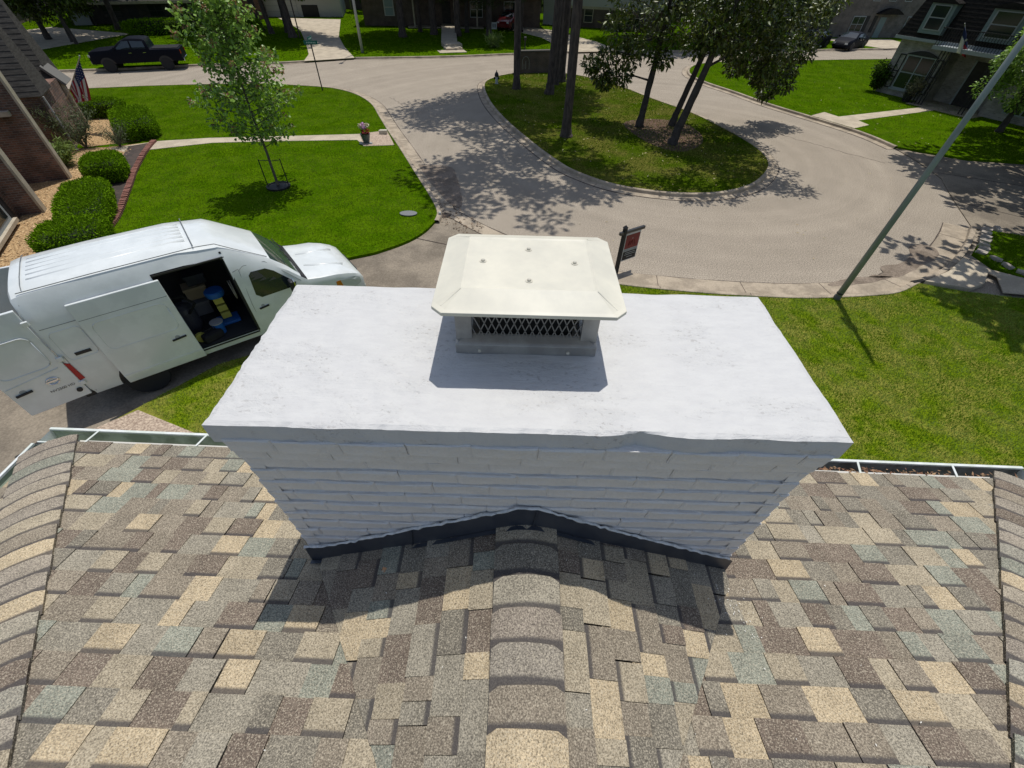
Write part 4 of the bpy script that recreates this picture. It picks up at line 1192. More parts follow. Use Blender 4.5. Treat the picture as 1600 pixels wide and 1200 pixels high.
b = MB(); b.bar((.35, -vl.ysurf(1, 1.38) - .004, 1.38), (.72, -vl.ysurf(1, 1.38) - .004, 1.38), .02, .06); b.build('door_rail', M_plast, van)
# sliding door, run back along the side
SX0, SX1 = .92, 2.36
sd = vl.panel([(SX0, .46), (SX1, .46), (SX1, 1.22), (SX1, 1.75), (SX1, 2.3), (SX0, 2.3), (SX0, 1.75), (SX0, 1.22)], -1, .085, .05)
# give the skin horizontal bends: rebuild as strips
sd = MB(); zs = [.44, .62, 1.22, 1.55, 1.9, 2.3]; vs_ = []
for z in zs:
    y = vl.ysurf(1.5, z)
    vs_ += [(SX0, -y - .085, z), (SX1, -y - .085, z), (SX0, -y - .035, z), (SX1, -y - .035, z)]
fs = []
for i in range(len(zs) - 1):
    a, c = i * 4, i * 4 + 4
    fs += [(a, a + 1, c + 1, c), (a + 1, a + 3, c + 3, c + 1), (a + 2, a, c, c + 2), (a + 3, a + 2, c + 2, c + 3)]
fs += [(0, 2, 3, 1), (20, 21, 23, 22)]
sd.add(vs_, fs)
sdo = sd.build('sliding_door', M_van, van, bevel=.012)
def crease(poly, off, m=M_van, r=.009, closed=True, parent=van, name='pressing'):
    b = MB(); pts = [(x, -vl.ysurf(x, z) - off, z) for x, z in (poly + poly[:1] if closed else poly)]
    b.tube(pts, r, 6); return b.build(name, m, parent, smooth=True)
crease(rrect(SX0 + .12, SX1 - .12, 1.28, 1.88, .12), .083, parent=sdo)
crease([(SX0 + .02, 1.98), (SX1 - .02, 1.98)], .084, M_crease, .005, False, sdo, 'seam'); crease([(SX0, .66), (SX1, .66)], .083, parent=sdo, closed=False)
def handle(parent, x, z, off):
    b = MB(); y = -vl.ysurf(x, z) - off; b.bar((x - .13, y - .012, z - .012), (x + .13, y - .012, z + .012), .03, .035); b.build('handle', M_plast, parent, bevel=.006)
    b = MB(); b.lathe([(.045, 0), (.04, -.006), (.01, -.008)], 14, (x - .02, y, z + .03), axis='y'); b.build('handle_recess', mat('grey recess', (.33, .345, .34), .5), parent)
handle(sdo, 2.12, 1.08, .085)
# fixed quarter, seams
crease(rrect(.16, .86, 1.28, 1.88, .1), .0); crease([(.10, .5), (.10, 1.3), (.12, 2.45)], .002, M_crease, .006, False, name='seam')
crease([(.1, 1.98), (.92, 1.98)], .002, M_crease, .005, False, name='seam')
crease([(3.55, .5), (3.55, 1.25), (3.62, 2.02), (3.75, 2.08), (4.28, 2.02), (4.95, 1.42), (4.98, .6)], .003, M_crease, .005, False, name='seam')
crease([(3.47, 2.02), (3.62, 2.05)], .003, M_crease, .005, False, name='seam')
handle(van, 3.80, 1.10, .003)
for side in (-1, 1):
    win = [(3.74, 1.42), (3.78, 1.86), (3.86, 1.92), (4.22, 1.90), (4.40, 1.80), (4.82, 1.42), (4.78, 1.34), (3.86, 1.33)]
    vl.panel(win, side, .006).build('side_window', M_glass, van)
    b = MB(); y = side * 1.09; b.box(4.60, 4.70, min(y, y + side * .2), max(y, y + side * .2), 1.28, 1.62); mo = b.build('mirror', M_plast, van, bevel=.03)
    b = MB(); b.box(4.70, 4.735, min(y + side * .01, y + side * .19), max(y + side * .01, y + side * .19), 1.40, 1.61); b.build('mirror_shell', M_chrome, mo, bevel=.012)
    b = MB(); b.bar((4.65, side * .97, 1.38), (4.65, y + side * .03, 1.42), .05, .05); b.build('mirror_arm', M_plast, van)
    vl.panel([(5.62, .98), (5.62, 1.13), (5.9, 1.08), (6.02, .98), (6.03, .84), (5.88, .80)], side, .008).build('headlight', M_lens, van)
    vl.panel([(5.56, .92), (5.56, 1.12), (5.64, 1.12), (5.68, .88)], side, .011).build('turn_signal', M_amber, van)
    for x in (1.22, 4.93):
        poly = [(x + .49 * math.cos(R(a)), .40 + .49 * math.sin(R(a))) for a in range(0, 181, 15)]
        vl.panel([(p[0], max(p[1], .421)) for p in poly], side, .004).build('wheel_arch', M_plast, van)
        wheel(van, x, side * .90, .38, .24, side)
b = MB(); b.box(6.03, 6.14, -.72, .72, .44, .66); b.build('front_bumper', M_van, van, bevel=.04)
b = MB(); b.box(6.05, 6.10, -.45, .45, .72, .98); b.build('grille', M_plast, van, bevel=.015)
b = MB(); b.box(-.14, .06, -.98, .98, .40, .60); b.build('rear_bumper', M_plast, van, bevel=.03)
for side in (-1, 1):   # rear pillars and lamps
    b = MB(); b.add([(-.0, side * .985, .5), (-.0, side * .84, .5), (-.0, side * .84, 1.2), (-.0, side * .99, 1.2), (-.0, side * .78, 2.4), (-.0, side * .9, 2.3)], [(0, 1, 2, 3), (3, 2, 4, 5)] if side > 0 else [(3, 2, 1, 0), (5, 4, 2, 3)])
    b.build('rear_pillar', M_van, van)
    b = MB(); b.add([(-.02, side * .86, .84), (-.02, side * 1.0, .84), (.13, side * 1.012, .86), (-.02, side * .88, 1.28), (-.02, side * 1.0, 1.28), (.10, side * 1.012, 1.24)], [(0, 1, 4, 3), (1, 2, 5, 4), (3, 4, 5), (0, 2, 1)] if side < 0 else [(3, 4, 1, 0), (4, 5, 2, 1), (5, 4, 3), (1, 2, 0)])
    b.build('tail_light', M_red, van)
    b = MB(); b.box(-.03, -.022, min(side * .86, side * .93), max(side * .86, side * .93), .86, .98); b.build('lamp_lens', M_lens, van)
# roof ribs and seams
b = MB()
for y in (-.42, -.25, -.08, .08, .25, .42): b.bar((.45, y, 2.683), (3.0, y, 2.699), .07, .004)
b = MB()
for y in (-.42, -.25, -.08, .08, .25, .42): zo = -.042 - max(0, abs(y) - .3) / .3 * .02; b.tube([(.45, y, 2.672 + zo), (1.5, y, 2.692 + zo), (3.0, y, 2.694 + zo)], .045, 16)
b.build('roof_rib', M_van, van, smooth=True)
b = MB()
for x, z in ((.33, 2.672), (3.08, 2.69)):
    b.tube([(x, -.72, z - .045), (x, -.58, z - .012), (x, -.3, z + .004), (x, .3, z + .004), (x, .58, z - .012), (x, .72, z - .045)], .008, 6)
b.build('roof_seam', M_crease, van)
b = MB(); b.tube([(.2, -.755, 2.612), (1.5, -.775, 2.635), (3.1, -.775, 2.635), (3.4, -.77, 2.60), (3.75, -.765, 2.40), (4.4, -.75, 2.06)], .008, 6); b.build('roof_gutter', M_crease, van)
b = MB()
for y0 in (-.45, .2):
    b.tube([(5.06, y0, 1.435), (4.98, y0 + .35, 1.60), (4.90, y0 + .62, 1.69)], .012, 6)
b.build('wiper', M_plast, van)
for yy in (.31, -.31):
    b = MB(); b.tube([(5.2, yy, 1.345), (5.55, yy * 1.2, 1.275), (5.85, yy * 1.4, 1.175)], .06, 16); b.build('hood_crease', M_van, van, smooth=True)
b = MB(); b.box(3.9, 4.45, -.72, .72, .95, 1.28); b.build('dashboard', M_plast, van)
# rear doors, opened square to the body
for side, ang in ((-1, 4), (1, -6)):
    d = bpy.data.objects.new('rear_door', None); COL.objects.link(d); d.parent = van
    b = MB(); zs = [.50, 1.2, 1.9, 2.42]; yb = [0, .0, .03, .09]
    vs_ = []
    for z, q in zip(zs, yb):
        w_ = .93 - (.0 if z < 1.3 else (z - 1.3) * .09)
        vs_ += [(-w_, side * (.05 - q), z), (0, side * (.05 - q), z), (-w_, side * (-.01 - q), z), (0, side * (-.01 - q), z)]
    fs = []
    for i in range(3):
        a, c = i * 4, i * 4 + 4
        q4 = [(a, a + 1, c + 1, c), (a + 1, a + 3, c + 3, c + 1), (a + 2, a, c, c + 2), (a + 3, a + 2, c + 2, c + 3)]
        fs += q4 if side < 0 else [f[::-1] for f in q4]
    fs += [(0, 2, 3, 1), (12, 13, 15, 14)] if side < 0 else [(1, 3, 2, 0), (14, 15, 13, 12)]
    b.add(vs_, fs); me = b.mesh('rear_door', M_van); 
    do = bpy.data.objects.new('rear_door', me); COL.objects.link(do); do.parent = van
    bpy.data.objects.remove(d)
    do.location = (-.01, side * .97, 0); do.rotation_euler = (0, 0, R(ang))
    mv = do.modifiers.new('bevel', 'BEVEL'); mv.width = .012; mv.segments = 2
    if side < 0:
        pts = [(x, -.052 + .045 * max(0, z - 1.2) * .6, z) for x, z in rrect(-.84, -.12, 1.32, 1.98, .12)]
        b = MB(); b.tube(pts + pts[:1], .010, 6); b.build('pressing', M_van, do, smooth=True)
        b = MB(); pts = [(x, -.052, z) for x, z in ((-.90, 1.16), (-.5, 1.2), (-.1, 1.25))]; b.tube(pts, .008, 6); b.build('pressing', M_van, do, smooth=True)
        b = MB(); b.bar((-.86, -.07, .98), (-.62, -.07, 1.0), .03, .04); b.build('handle', M_plast, do, bevel=.006)
        b = MB(); b.lathe([(.05, 0), (.045, -.004), (.01, -.006)], 14, (-.74, -.05, 1.02), axis='y'); b.build('handle_recess', mat('grey recess', (.33, .345, .34), .5), do)
        b = MB(); ringp = [(-.30 + .085 * math.cos(t * math.pi / 12), -.06, 1.04 + .072 * math.sin(t * math.pi / 12)) for t in range(25)]; b.tube(ringp, .012, 6); b.bar((-.40, -.062, 1.04), (-.20, -.062, 1.04), .012, .026); b.build('emblem', M_chrome, do)
        text_part('lettering', 'NV2500 HD', .072, mat('grey lettering', (.10, .105, .11), .4), do, (-.27, -.0525, .83), (math.pi / 2, 0, 0))
        b = MB(); b.lathe([(.045, 0), (.045, -.03), (.02, -.035)], 14, (-.1, -.05, .68), axis='y'); b.build('door_stop', M_plast, do)
        for z in (.75, 1.35, 2.15):
            b = MB(); b.box(-.03, .06, -.075, -.03, z, z + .09); b.build('hinge', M_van, do, bevel=.01)
    else:
        for (x0, x1, z0, z1) in ((-.84, -.12, 1.35, 2.2), (-.84, -.12, .62, 1.2)):
            pts = [(x, -.008 + .0, z) for x, z in rrect(x0, x1, z0, z1, .1)]
            b = MB(); b.tube(pts + pts[:1], .012, 6); b.build('pressing', M_van, do, smooth=True)
# the cab is shorter than first drawn: squeeze lengths
def van_x(x): return lerp_tab([(-3, -3), (0, 0), (.92, .60), (2.36, 2.02), (3.42, 3.18), (4.5, 4.04), (5.1, 4.53), (6.1, 5.86), (7, 6.8)], x)
for o in van.children:
    if o.name.startswith('rear_door'): continue
    if o.name.startswith('wheel.') or o.name == 'wheel': o.location.x = van_x(o.location.x); continue
    for q in [o] + list(o.children):
        for v in q.data.vertices: v.co.x = van_x(v.co.x)
# what lies inside the van (each thing on its own)
def vp(x, y, z): 
    x, y, z = van_x(x) * VS, y * VS, z * VS
    c, s = math.cos(VH), math.sin(VH); return (VX + x * c - y * s, VY + x * s + y * c, z + .03)
M_blue = mat('blue plastic', (.015, .11, .38), .45)
M_yel = mat('yellow green plastic', (.50, .47, .10), .5)
M_bag = mat('black canvas', (.012, .012, .013), .9)
t = thing('step_stool', 'blue plastic work stool with yellow ribs standing inside the open van', 'stool', vp(3.0, -.25, .6), VH)
b = MB(); b.box(-.24, .24, -.2, .2, .0, .07); b.build('base', M_blue, t, bevel=.02)
b = MB(); b.lathe([(.19, .72), (.2, .76), (.2, .84), (.18, .86)], 18); b.build('seat', M_blue, t)
for k in range(3):
    b = MB(); b.box(-.1, .1, -.05, .05, .10 + k * .2, .25 + k * .2); b.build('rib', M_yel, t, bevel=.012)
t = thing('bucket', 'small blue bucket on the van floor behind the sliding door', 'bucket', vp(2.78, -.62, .6))
b = MB(); b.lathe([(.10, 0), (.13, .28), (.14, .29), (.115, .28), (.09, .02)], 18); b.build('pail', M_blue, t)
b = MB(); b.lathe([(.142, .29), (.142, .31), (.05, .315)], 18); b.build('lid', mat('grey lid', (.3, .3, .3), .5), t)
t = thing('tool_bag', 'black canvas tool bag lying on the van floor at the sill', 'bag', vp(2.62, -.78, .6), VH + .3)
b = MB(); b.box(-.22, .22, -.11, .11, 0, .2); b.build('body', M_bag, t, bevel=.05)
b = MB(); b.tube([(-.12, 0, .19), (-.1, 0, .28), (.1, 0, .28), (.12, 0, .19)], .012, 6); b.build('handle', M_bag, t)
t = thing('cable_reel', 'yellow cable reel peeping out by the rear edge of the van opening', 'reel', vp(2.42, -.72, .6), VH)
b = MB(); b.lathe([(.11, -.04), (.11, -.03), (.06, -.03), (.06, .03), (.11, .03), (.11, .04)], 18, (0, 0, .11), axis='y'); b.build('drum', M_yel, t)
for k, (y0, z0, w_, h_, nm, lab, cc) in enumerate(((.45, .6, .5, .35, 'crate', 'grey plastic crate on the van floor against its far wall', (.16, .16, .17)), (.5, 1.0, .45, .3, 'crate', 'beige carton stacked on the grey crate inside the van', (.32, .25, .16)), (.52, 1.32, .4, .25, 'crate', 'dark tote on top of the carton inside the van', (.03, .035, .05)))):
    t = thing(nm, lab, 'crate', vp(2.6 + .1 * k, y0, z0), VH)
    b = MB(); b.box(-w_ / 2, w_ / 2, -.17, .17, 0, h_); b.build('box', mat('crate %d colour' % k, cc, .6), t, bevel=.02)
    b = MB(); b.box(-w_ / 2 - .015, w_ / 2 + .015, -.185, .185, h_ - .05, h_ + .005); b.build('rim', mat('crate rim %d colour' % k, tuple(x * 1.2 for x in cc), .6), t)
t = thing('hose_coil', 'pale hose coil hanging on the wall just behind the van cab', 'hose', vp(3.33, -.35, 1.35), VH)
b = MB(); b.tube([(-.02 * math.cos(a * .5), .16 * math.sin(a), .22 * math.cos(a)) for a in [x * .3 for x in range(64)]], .012, 6); b.build('coil', mat('pale hose', (.30, .29, .26), .6), t)
t = thing('vacuum', 'dark shop vacuum drum standing deep inside the van', 'vacuum', vp(2.35, -.1, .6), VH)
b = MB(); b.lathe([(.2, 0), (.23, .1), (.23, .5), (.2, .6), (.1, .68)], 20); b.build('drum', mat('dark grey drum', (.05, .05, .06), .5), t)
b = MB(); b.tube([(.1, -.2, .5), (.3, -.3, .75), (.15, -.3, 1.0), (-.1, -.1, .9)], .03, 8); b.build('hose', M_bag, t)

# ---------------- generic saloon, used for the pickup and the parked cars
M_navy = mat('dark navy car paint', (.005, .006, .011), .55, spec=.08)
M_blackp = mat('black car paint', (.005, .006, .006), .55, spec=.08)
def car(name, label, cat, loc, rz, paint, L, spec, group=None):
    t = thing(name, label, cat, loc, rz, group)
    lf = Loft(spec['x'], spec['top'], spec['belt'], spec['half'], spec['sill'], spec.get('kind', 'car'))
    def cat_(x, j, side):
        for (a, c_) in spec['glass']:
            if a < x < c_ and j >= 5: return 'glass'
        return 'body'
    sk = lf.skin(None, cat_)
    o = merge(sk['body']).build('body', paint, t, smooth=True); m_ = o.modifiers.new('split', 'EDGE_SPLIT'); m_.split_angle = R(28)
    if 'glass' in sk: merge(sk['glass']).build('windscreen', M_glass, t, smooth=True)
    r = spec['r']
    for side in (-1, 1):
        for w_ in spec['windows']: lf.panel(w_, side, .006).build('side_window', M_glass, t)
        for x in spec['axles']:
            poly = [(x + (r + .09) * math.cos(R(a)), r + (r + .09) * math.sin(R(a))) for a in range(0, 181, 20)]
            z0 = lerp_tab(spec['sill'], x)
            lf.panel([(p[0], max(p[1], z0 + .01)) for p in poly], side, .004).build('wheel_arch', M_plast, t)
            wheel(t, x, side * (lerp_tab(spec['half'], x) - .10), r, .22, side)
        x1 = spec['x'][-1]
        b = MB(); b.bar((x1 - .14, side * (lerp_tab(spec['half'], x1 - .15) - .06), spec['lamp']), (x1 - .01, side * (lerp_tab(spec['half'], x1) - .2), spec['lamp']), .2, .13); b.build('headlight', M_lens, t)
        b = MB(); b.box(-.02, .06, min(side * (lerp_tab(spec['half'], 0) - .2), side * (lerp_tab(spec['half'], 0) - .02)), max(side * (lerp_tab(spec['half'], 0) - .2), side * (lerp_tab(spec['half'], 0) - .02)), spec['lamp'] + .0, spec['lamp'] + .22); b.build('tail_light', M_red, t)
        xm = spec['mirror']; b = MB(); y = side * (lerp_tab(spec['half'], xm) + .1); b.box(xm, xm + .1, min(y - .1, y + .1), max(y - .1, y + .1), spec['mz'], spec['mz'] + .16); b.build('mirror', paint, t, bevel=.03)
        for hx_ in spec['handles']:
            b = MB(); b.bar((hx_, side * (lf.ysurf(hx_, spec['hz']) + .015), spec['hz']), (hx_ + .18, side * (lf.ysurf(hx_, spec['hz']) + .015), spec['hz']), .02, .03); b.build('handle', M_chrome, t)
    for x0, nm in ((spec['x'][-1] - .01, 'front_bumper'), (-.07, 'rear_bumper')):
        b = MB(); b.box(x0, x0 + .08, -.72, .72, spec['bz'], spec['bz'] + .2); b.build(nm, spec.get('bm', paint), t, bevel=.03)
    return t, lf
pk = dict(x=[0, .05, .6, 1.2, 1.85, 1.9, 2.0, 2.2, 2.6, 3.2, 3.75, 4.1, 4.4, 4.6, 5.0, 5.5, 5.8, 5.88],
          top=[(0, 1.28), (1.85, 1.29), (1.9, 1.32), (2.0, 1.84), (2.2, 1.91), (2.6, 1.93), (3.3, 1.92), (3.55, 1.86), (4.2, 1.38), (4.3, 1.34), (5.5, 1.28), (5.8, 1.2), (5.88, .95)], kind='truck',
          belt=[(0, 1.2), (4.4, 1.22), (5.88, .92)], half=[(0, .97), (.05, 1.0), (5.4, 1.0), (5.88, .88)], sill=[(0, .55), (5.88, .5)],
          glass=[(3.7, 4.2), (1.9, 2.0)], windows=[[(2.1, 1.34), (2.16, 1.76), (2.95, 1.80), (2.95, 1.34)], [(3.05, 1.34), (3.05, 1.80), (3.45, 1.78), (3.98, 1.40), (3.95, 1.34)]],
          axles=(1.15, 4.85), r=.41, lamp=.98, mirror=4.0, mz=1.34, handles=(2.2, 3.1), hz=1.12, bz=.5, bm=M_chrome)
tr, lf = car('pickup_truck', 'dark crew cab pickup truck parked along the far kerb of the main street', 'pickup truck', (-26.0, 40.75, 0), R(201.5), M_navy, 5.88, pk)
b = MB(); b.box(.12, 1.82, -.78, .78, 1.3, 1.325); b.build('bed_cover', M_bag, tr)  # dark sheet standing in for the shaded inside of the open bed
sedan = dict(x=[0, .1, .5, .9, 1.1, 1.5, 1.9, 2.3, 2.7, 3.0, 3.4, 3.8, 4.3, 4.6, 4.72],
             top=[(0, .85), (.1, .98), (.5, 1.04), (.75, 1.08), (1.4, 1.40), (1.9, 1.47), (2.5, 1.45), (2.8, 1.38), (3.5, 1.0), (3.8, .96), (4.4, .84), (4.65, .7), (4.72, .58)],
             belt=[(0, .85), (3.3, .92), (4.72, .5)], half=[(0, .78), (.1, .86), (.6, .91), (4.0, .91), (4.5, .82), (4.72, .68)], sill=[(0, .34), (.5, .22), (4.2, .22), (4.72, .3)],
             glass=[(2.75, 3.45), (.8, 1.35)], windows=[[(1.15, .98), (1.55, 1.30), (2.0, 1.35), (2.0, .98)], [(2.06, .98), (2.06, 1.35), (2.5, 1.31), (3.1, 1.0), (3.05, .98)]],
             axles=(.95, 3.7), r=.33, lamp=.64, mirror=3.0, mz=.98, handles=(1.6, 2.2), hz=.85, bz=.34)
suv = dict(sedan); suv['top'] = [(0, 1.0), (.1, 1.25), (.35, 1.55), (.6, 1.62), (1.9, 1.68), (2.5, 1.64), (2.8, 1.52), (3.45, 1.12), (3.8, 1.06), (4.4, .96), (4.65, .8), (4.72, .62)]
suv['belt'] = [(0, 1.0), (3.3, 1.03), (4.72, .6)]; suv['windows'] = [[(.5, 1.1), (.6, 1.48), (1.3, 1.53), (1.3, 1.1)], [(1.36, 1.1), (1.36, 1.53), (2.0, 1.55), (2.0, 1.1)], [(2.06, 1.1), (2.06, 1.55), (2.5, 1.5), (3.1, 1.14), (3.05, 1.1)]]
suv['glass'] = [(2.75, 3.4), (.12, .34)]; suv['lamp'] = .74; suv['hz'] = .97; suv['mz'] = 1.1
car('parked_car', 'black compact car parked nearest the magnolia on the far right street', 'car', (32.6, 59.6, 0), R(220), M_blackp, 4.7, suv, 'dark cars parked on the far right street')
car('parked_car', 'dark blue car parked behind the corner of the mansard house', 'car', (37.0, 60.2, 0), R(218), M_navy, 4.7, sedan, 'dark cars parked on the far right street')
car('parked_car', 'red car half hidden in shade on the drive behind the dark post', 'car', (-.6, 68.6, .14), R(250), mat('red car paint', (.14, .008, .01), .3, coat=.4), 4.7, suv)
# ------------------------------------------------------------------ the neighbours' houses
M_brickL = brick_mat('rust brick', (.19, .098, .068), (.085, .055, .046), (.18, .155, .13), .21, .075, .010, .45)
M_brickD = brick_mat('dark brick', (.13, .115, .10), (.09, .08, .072), (.13, .12, .11), .21, .075, .012, .3)
M_brickR = brick_mat('grey washed brick', (.30, .28, .25), (.19, .178, .16), (.29, .275, .25), .21, .075, .012, .35)
M_brickF = brick_mat('brown brick', (.11, .072, .054), (.075, .052, .042), (.12, .105, .09), .21, .075, .010, .3)
M_roofd = mat('dark grey shingle', (.072, .068, .062), .95, spec=.05, col2=(.05, .047, .043), scale=3, stretch=(1, 1, 6), grain=.25, gscale=25)
M_mans = mat('black brown mansard shingle', (.016, .015, .014), .95, spec=.05, col2=(.026, .024, .022), scale=4, stretch=(1, 1, 5), grain=.3, gscale=20)
M_trimb = mat('beige trim paint', (.46, .40, .31), .7, col2=(.38, .33, .25), scale=3)
M_trimg = mat('grey trim paint', (.26, .29, .30), .6)
M_pane = mat('dark window pane', (.012, .020, .020), .08, spec=.5)
M_blk = mat('black paint', (.012, .012, .013), .6)
M_wht = mat('white siding', (.42, .42, .41), .7)
M_siding = mat('dark stained siding', (.045, .040, .036), .8, col2=(.03, .027, .025), scale=2)

lh = thing('brick_house', 'rust brick house on the left with beige edged wing walls and dark mansard roof', 'house', (0, 0, 0), R(28))
def frustum(x0, x1, y0, y1, z0, z1, ix0, ix1, iy0, iy1):
    b = MB(); return b.add([(x0, y0, z0), (x1, y0, z0), (x1, y1, z0), (x0, y1, z0), (x0 + ix0, y0 + iy0, z1), (x1 - ix1, y0 + iy0, z1), (x1 - ix1, y1 - iy1, z1), (x0 + ix0, y1 - iy1, z1)],
                           [(3, 2, 1, 0), (4, 5, 6, 7), (0, 1, 5, 4), (1, 2, 6, 5), (2, 3, 7, 6), (3, 0, 4, 7)])
def lap(parent, x0, x1, y, z0, z1, iy, ix, n, nm='shingle_course', m=None):
    """courses of roofing as shallow lapped boards on the camera side of a mansard"""
    for k in range(n):
        t0, t1 = k / n, (k + 1.15) / n
        b = MB(); za, zb = z0 + (z1 - z0) * t0, z0 + (z1 - z0) * min(1, t1); ya, yb = y + iy * t0, y + iy * min(1, t1)
        b.add([(x0, ya - .012, za), (x1 - ix * t0 + .02, ya - .012, za), (x1 - ix * t1 + .02, yb + .005, zb), (x0, yb + .005, zb), (x0, ya, za), (x1 - ix * t0 + .02, ya, za)], [(0, 1, 2, 3), (4, 5, 1, 0)])
        b.build(nm, m or M_roofd, parent)
b = MB(); b.box(-22, -9.6, 15.5, 34, 0, 2.3); b.build('wall', M_brickL, lh)
b = MB(); b.box(-16, -8.25, 28.45, 32.2, 0, 2.3); b.build('wall', M_brickL, lh)
b = MB(); b.box(-16, -8.5, 32.2, 34, 0, 2.05); b.build('wall', M_brickL, lh)
r1 = frustum(-17, -8.12, 28.35, 30.3, 2.28, 5.4, .3, .62, 1.6, .0).build('mansard', M_roofd, lh); lap(r1, -17, -8.12, 28.35, 2.28, 5.4, 1.6, .62, 17)
r2 = frustum(-17, -8.4, 32.0, 34.1, 2.02, 5.4, .3, .62, 1.75, .0).build('mansard', M_roofd, lh); lap(r2, -17, -8.4, 32.0, 2.02, 5.4, 1.75, .62, 18)
b = MB(); b.bar((-8.62, 32.75, 2.75), (-8.02, 32.75, 2.0), 1.3, .10); b.build('side_eave', mat('pale weathered shingle', (.16, .155, .145), .9, spec=.05), lh)
b = MB(); b.bar((-8.2, 32.3, 0), (-8.25, 32.3, 2.0), .10, .2); b.build('porch_post', M_trimb, lh)
b = MB(); b.bar((-8.10, 28.42, 0), (-8.10, 28.42, 2.25), .06, .05); b.build('downspout', M_wht, lh)
for t, n1, hh in ((24.5, -7.84, 4.6), (21.15, -8.1, 4.6)):
    b = MB(); b.box(-17, n1 - .02, t - .0, t + .42, 0, hh); wl_ = b.build('wing_wall', M_brickL, lh)
    b = MB(); b.box(n1 - .02, n1 + .06, t - .02, t + .30, .02, hh); b.build('wall_cap', M_trimb, wl_)
b = MB(); b.box(-9.6, -8.2, 24.3, 24.52, 2.45, 2.6); b.build('ledge', M_trimb, lh)
b = MB(); b.box(-17, -8.72, 14.0, 21.15, 0, 3.2); b.build('wall', M_brickL, lh)
w = MB(); w.box(-8.73, -8.66, 17.6, 20.3, .35, 1.95); wo = w.build('window', M_trimg, lh)
for a, c in ((17.75, 18.9), (19.0, 20.15)):
    b = MB(); b.box(-8.665, -8.648, a, c, .5, 1.8); b.build('pane', M_pane, wo)
b = MB(); b.box(-8.72, -8.55, 17.5, 20.4, .25, .36); b.build('sill', M_trimb, wo)
for a in (20.35, 17.2):
    b = MB(); b.box(-8.72, -8.66, a, a + .32, .35, 1.95); b.build('shutter', M_blk, wo)
b = MB(); b.box(-8.9, -8.3, 26.6, 27.1, 0, .38); b.build('doorstep', M_trimb, lh)

rh = thing('brick_house', 'grey washed brick house at the right with black mansard roof and shuttered window', 'house', (26.3, 38.2, 0), math.atan2(-.9, .43))
b = MB(); b.box(0, 3.35, 0, 9, 0, 3.2); b.build('wall', M_brickR, rh)
b = MB(); b.box(3.35, 6.9, 1.3, 9, 0, 3.2); b.build('wall', M_brickR, rh)
b = MB(); b.box(6.9, 15, 0, 9, 0, 3.2); b.build('wall', M_brickR, rh)
b = MB(); b.box(-.35, 15.3, -.35, 9.3, 3.2, 3.36); b.build('cornice', M_trimg, rh)
mr_ = frustum(-.3, 15.2, -.3, 9.2, 3.36, 6.6, .75, .75, .85, .85).build('mansard', M_mans, rh)
for k in range(16):
    t0, t1 = k / 16, (k + 1.2) / 16
    b = MB(); za, zb = 3.36 + 3.24 * t0, 3.36 + 3.24 * min(1, t1)
    b.add([(-.3 + .75 * t0, -.3 + .85 * t0 - .012, za), (15.2 - .75 * t0, -.3 + .85 * t0 - .012, za), (15.2 - .75 * t1, -.3 + .85 * min(1, t1) + .004, zb), (-.3 + .75 * t1, -.3 + .85 * min(1, t1) + .004, zb)], [(0, 1, 2, 3)])
    b.build('shingle_course', M_mans, mr_)
def arch_poly(x0, x1, z0, z1, rise):
    n = 8; return [(x0, z0), (x1, z0)] + [(x1 + (x0 - x1) * k / n, z1 + rise * math.sin(math.pi * k / n)) for k in range(n + 1)]
def yz_prism(poly, y0, y1):
    b = MB(); n = len(poly); return b.add([(x, y0, z) for x, z in poly] + [(x, y1, z) for x, z in poly], [tuple(range(n)), tuple(range(n, 2 * n))[::-1]] + [(i, n + i, n + (i + 1) % n, (i + 1) % n) for i in range(n)])
M_teal = mat('blue grey dormer paint', (.14, .19, .19), .6)
for x0, x1 in ((.95, 2.45), (4.5, 6.4)):
    d = yz_prism(arch_poly(x0, x1, 3.62, 5.15, .22), -.42, 1.2).build('dormer', M_teal, rh)
    b = yz_prism([(x0 + .22, 3.80), (x1 - .22, 3.80), (x1 - .22, 5.05), (x0 + .22, 5.05)], -.46, -.40); b.build('window_frame', M_trimg, d)
    for za, zb in ((3.86, 4.40), (4.46, 5.0)):
        b = yz_prism([(x0 + .30, za), (x1 - .30, za), (x1 - .30, zb), (x0 + .30, zb)], -.475, -.45); b.build('pane', M_pane, d)
    b = yz_prism(arch_poly(x0 - .08, x1 + .08, 5.12, 5.17, .25), -.55, 1.2); b.build('hood', M_mans, d)
wn_ = yz_prism([(.98, .55), (2.86, .55), (2.86, 2.45), (.98, 2.45)], -.05, .06).build('window', M_trimg, rh)
for a, c in ((1.06, 1.88), (1.96, 2.78)):
    for za, zb in ((.63, 1.46), (1.53, 2.38)):
        yz_prism([(a, za), (c, za), (c, zb), (a, zb)], -.065, -.04).build('pane', M_pane, wn_)
yz_prism(arch_poly(.9, 2.95, 2.46, 2.48, .24), -.10, .02).build('arch', M_blk, wn_)
yz_prism([(.85, .45), (3.0, .45), (3.0, .55), (.85, .55)], -.12, .02).build('sill', M_trimg, wn_)
for a in (.46, 2.93):
    s_ = MB(); 
    for q in ((a, a + .05), (a + .37, a + .42)): s_.box(q[0], q[1], -.05, .0, .5, 2.42)
    for z in (.5, 1.1, 1.45, 2.36): s_.box(a, a + .42, -.045, -.0, z, z + .06)
    s_.build('shutter', M_blk, wn_)
b = MB(); b.box(2.7, 7.0, -1.1, .3, 3.0, 3.2); bal = b.build('balcony', M_trimg, rh)
k = 0
x = 2.75
while x < 7.0:
    b = MB(); b.bar((x, -1.05, 3.2), (x, -1.05, 4.05), .025, .025); b.build('baluster', M_blk, bal); x += .16
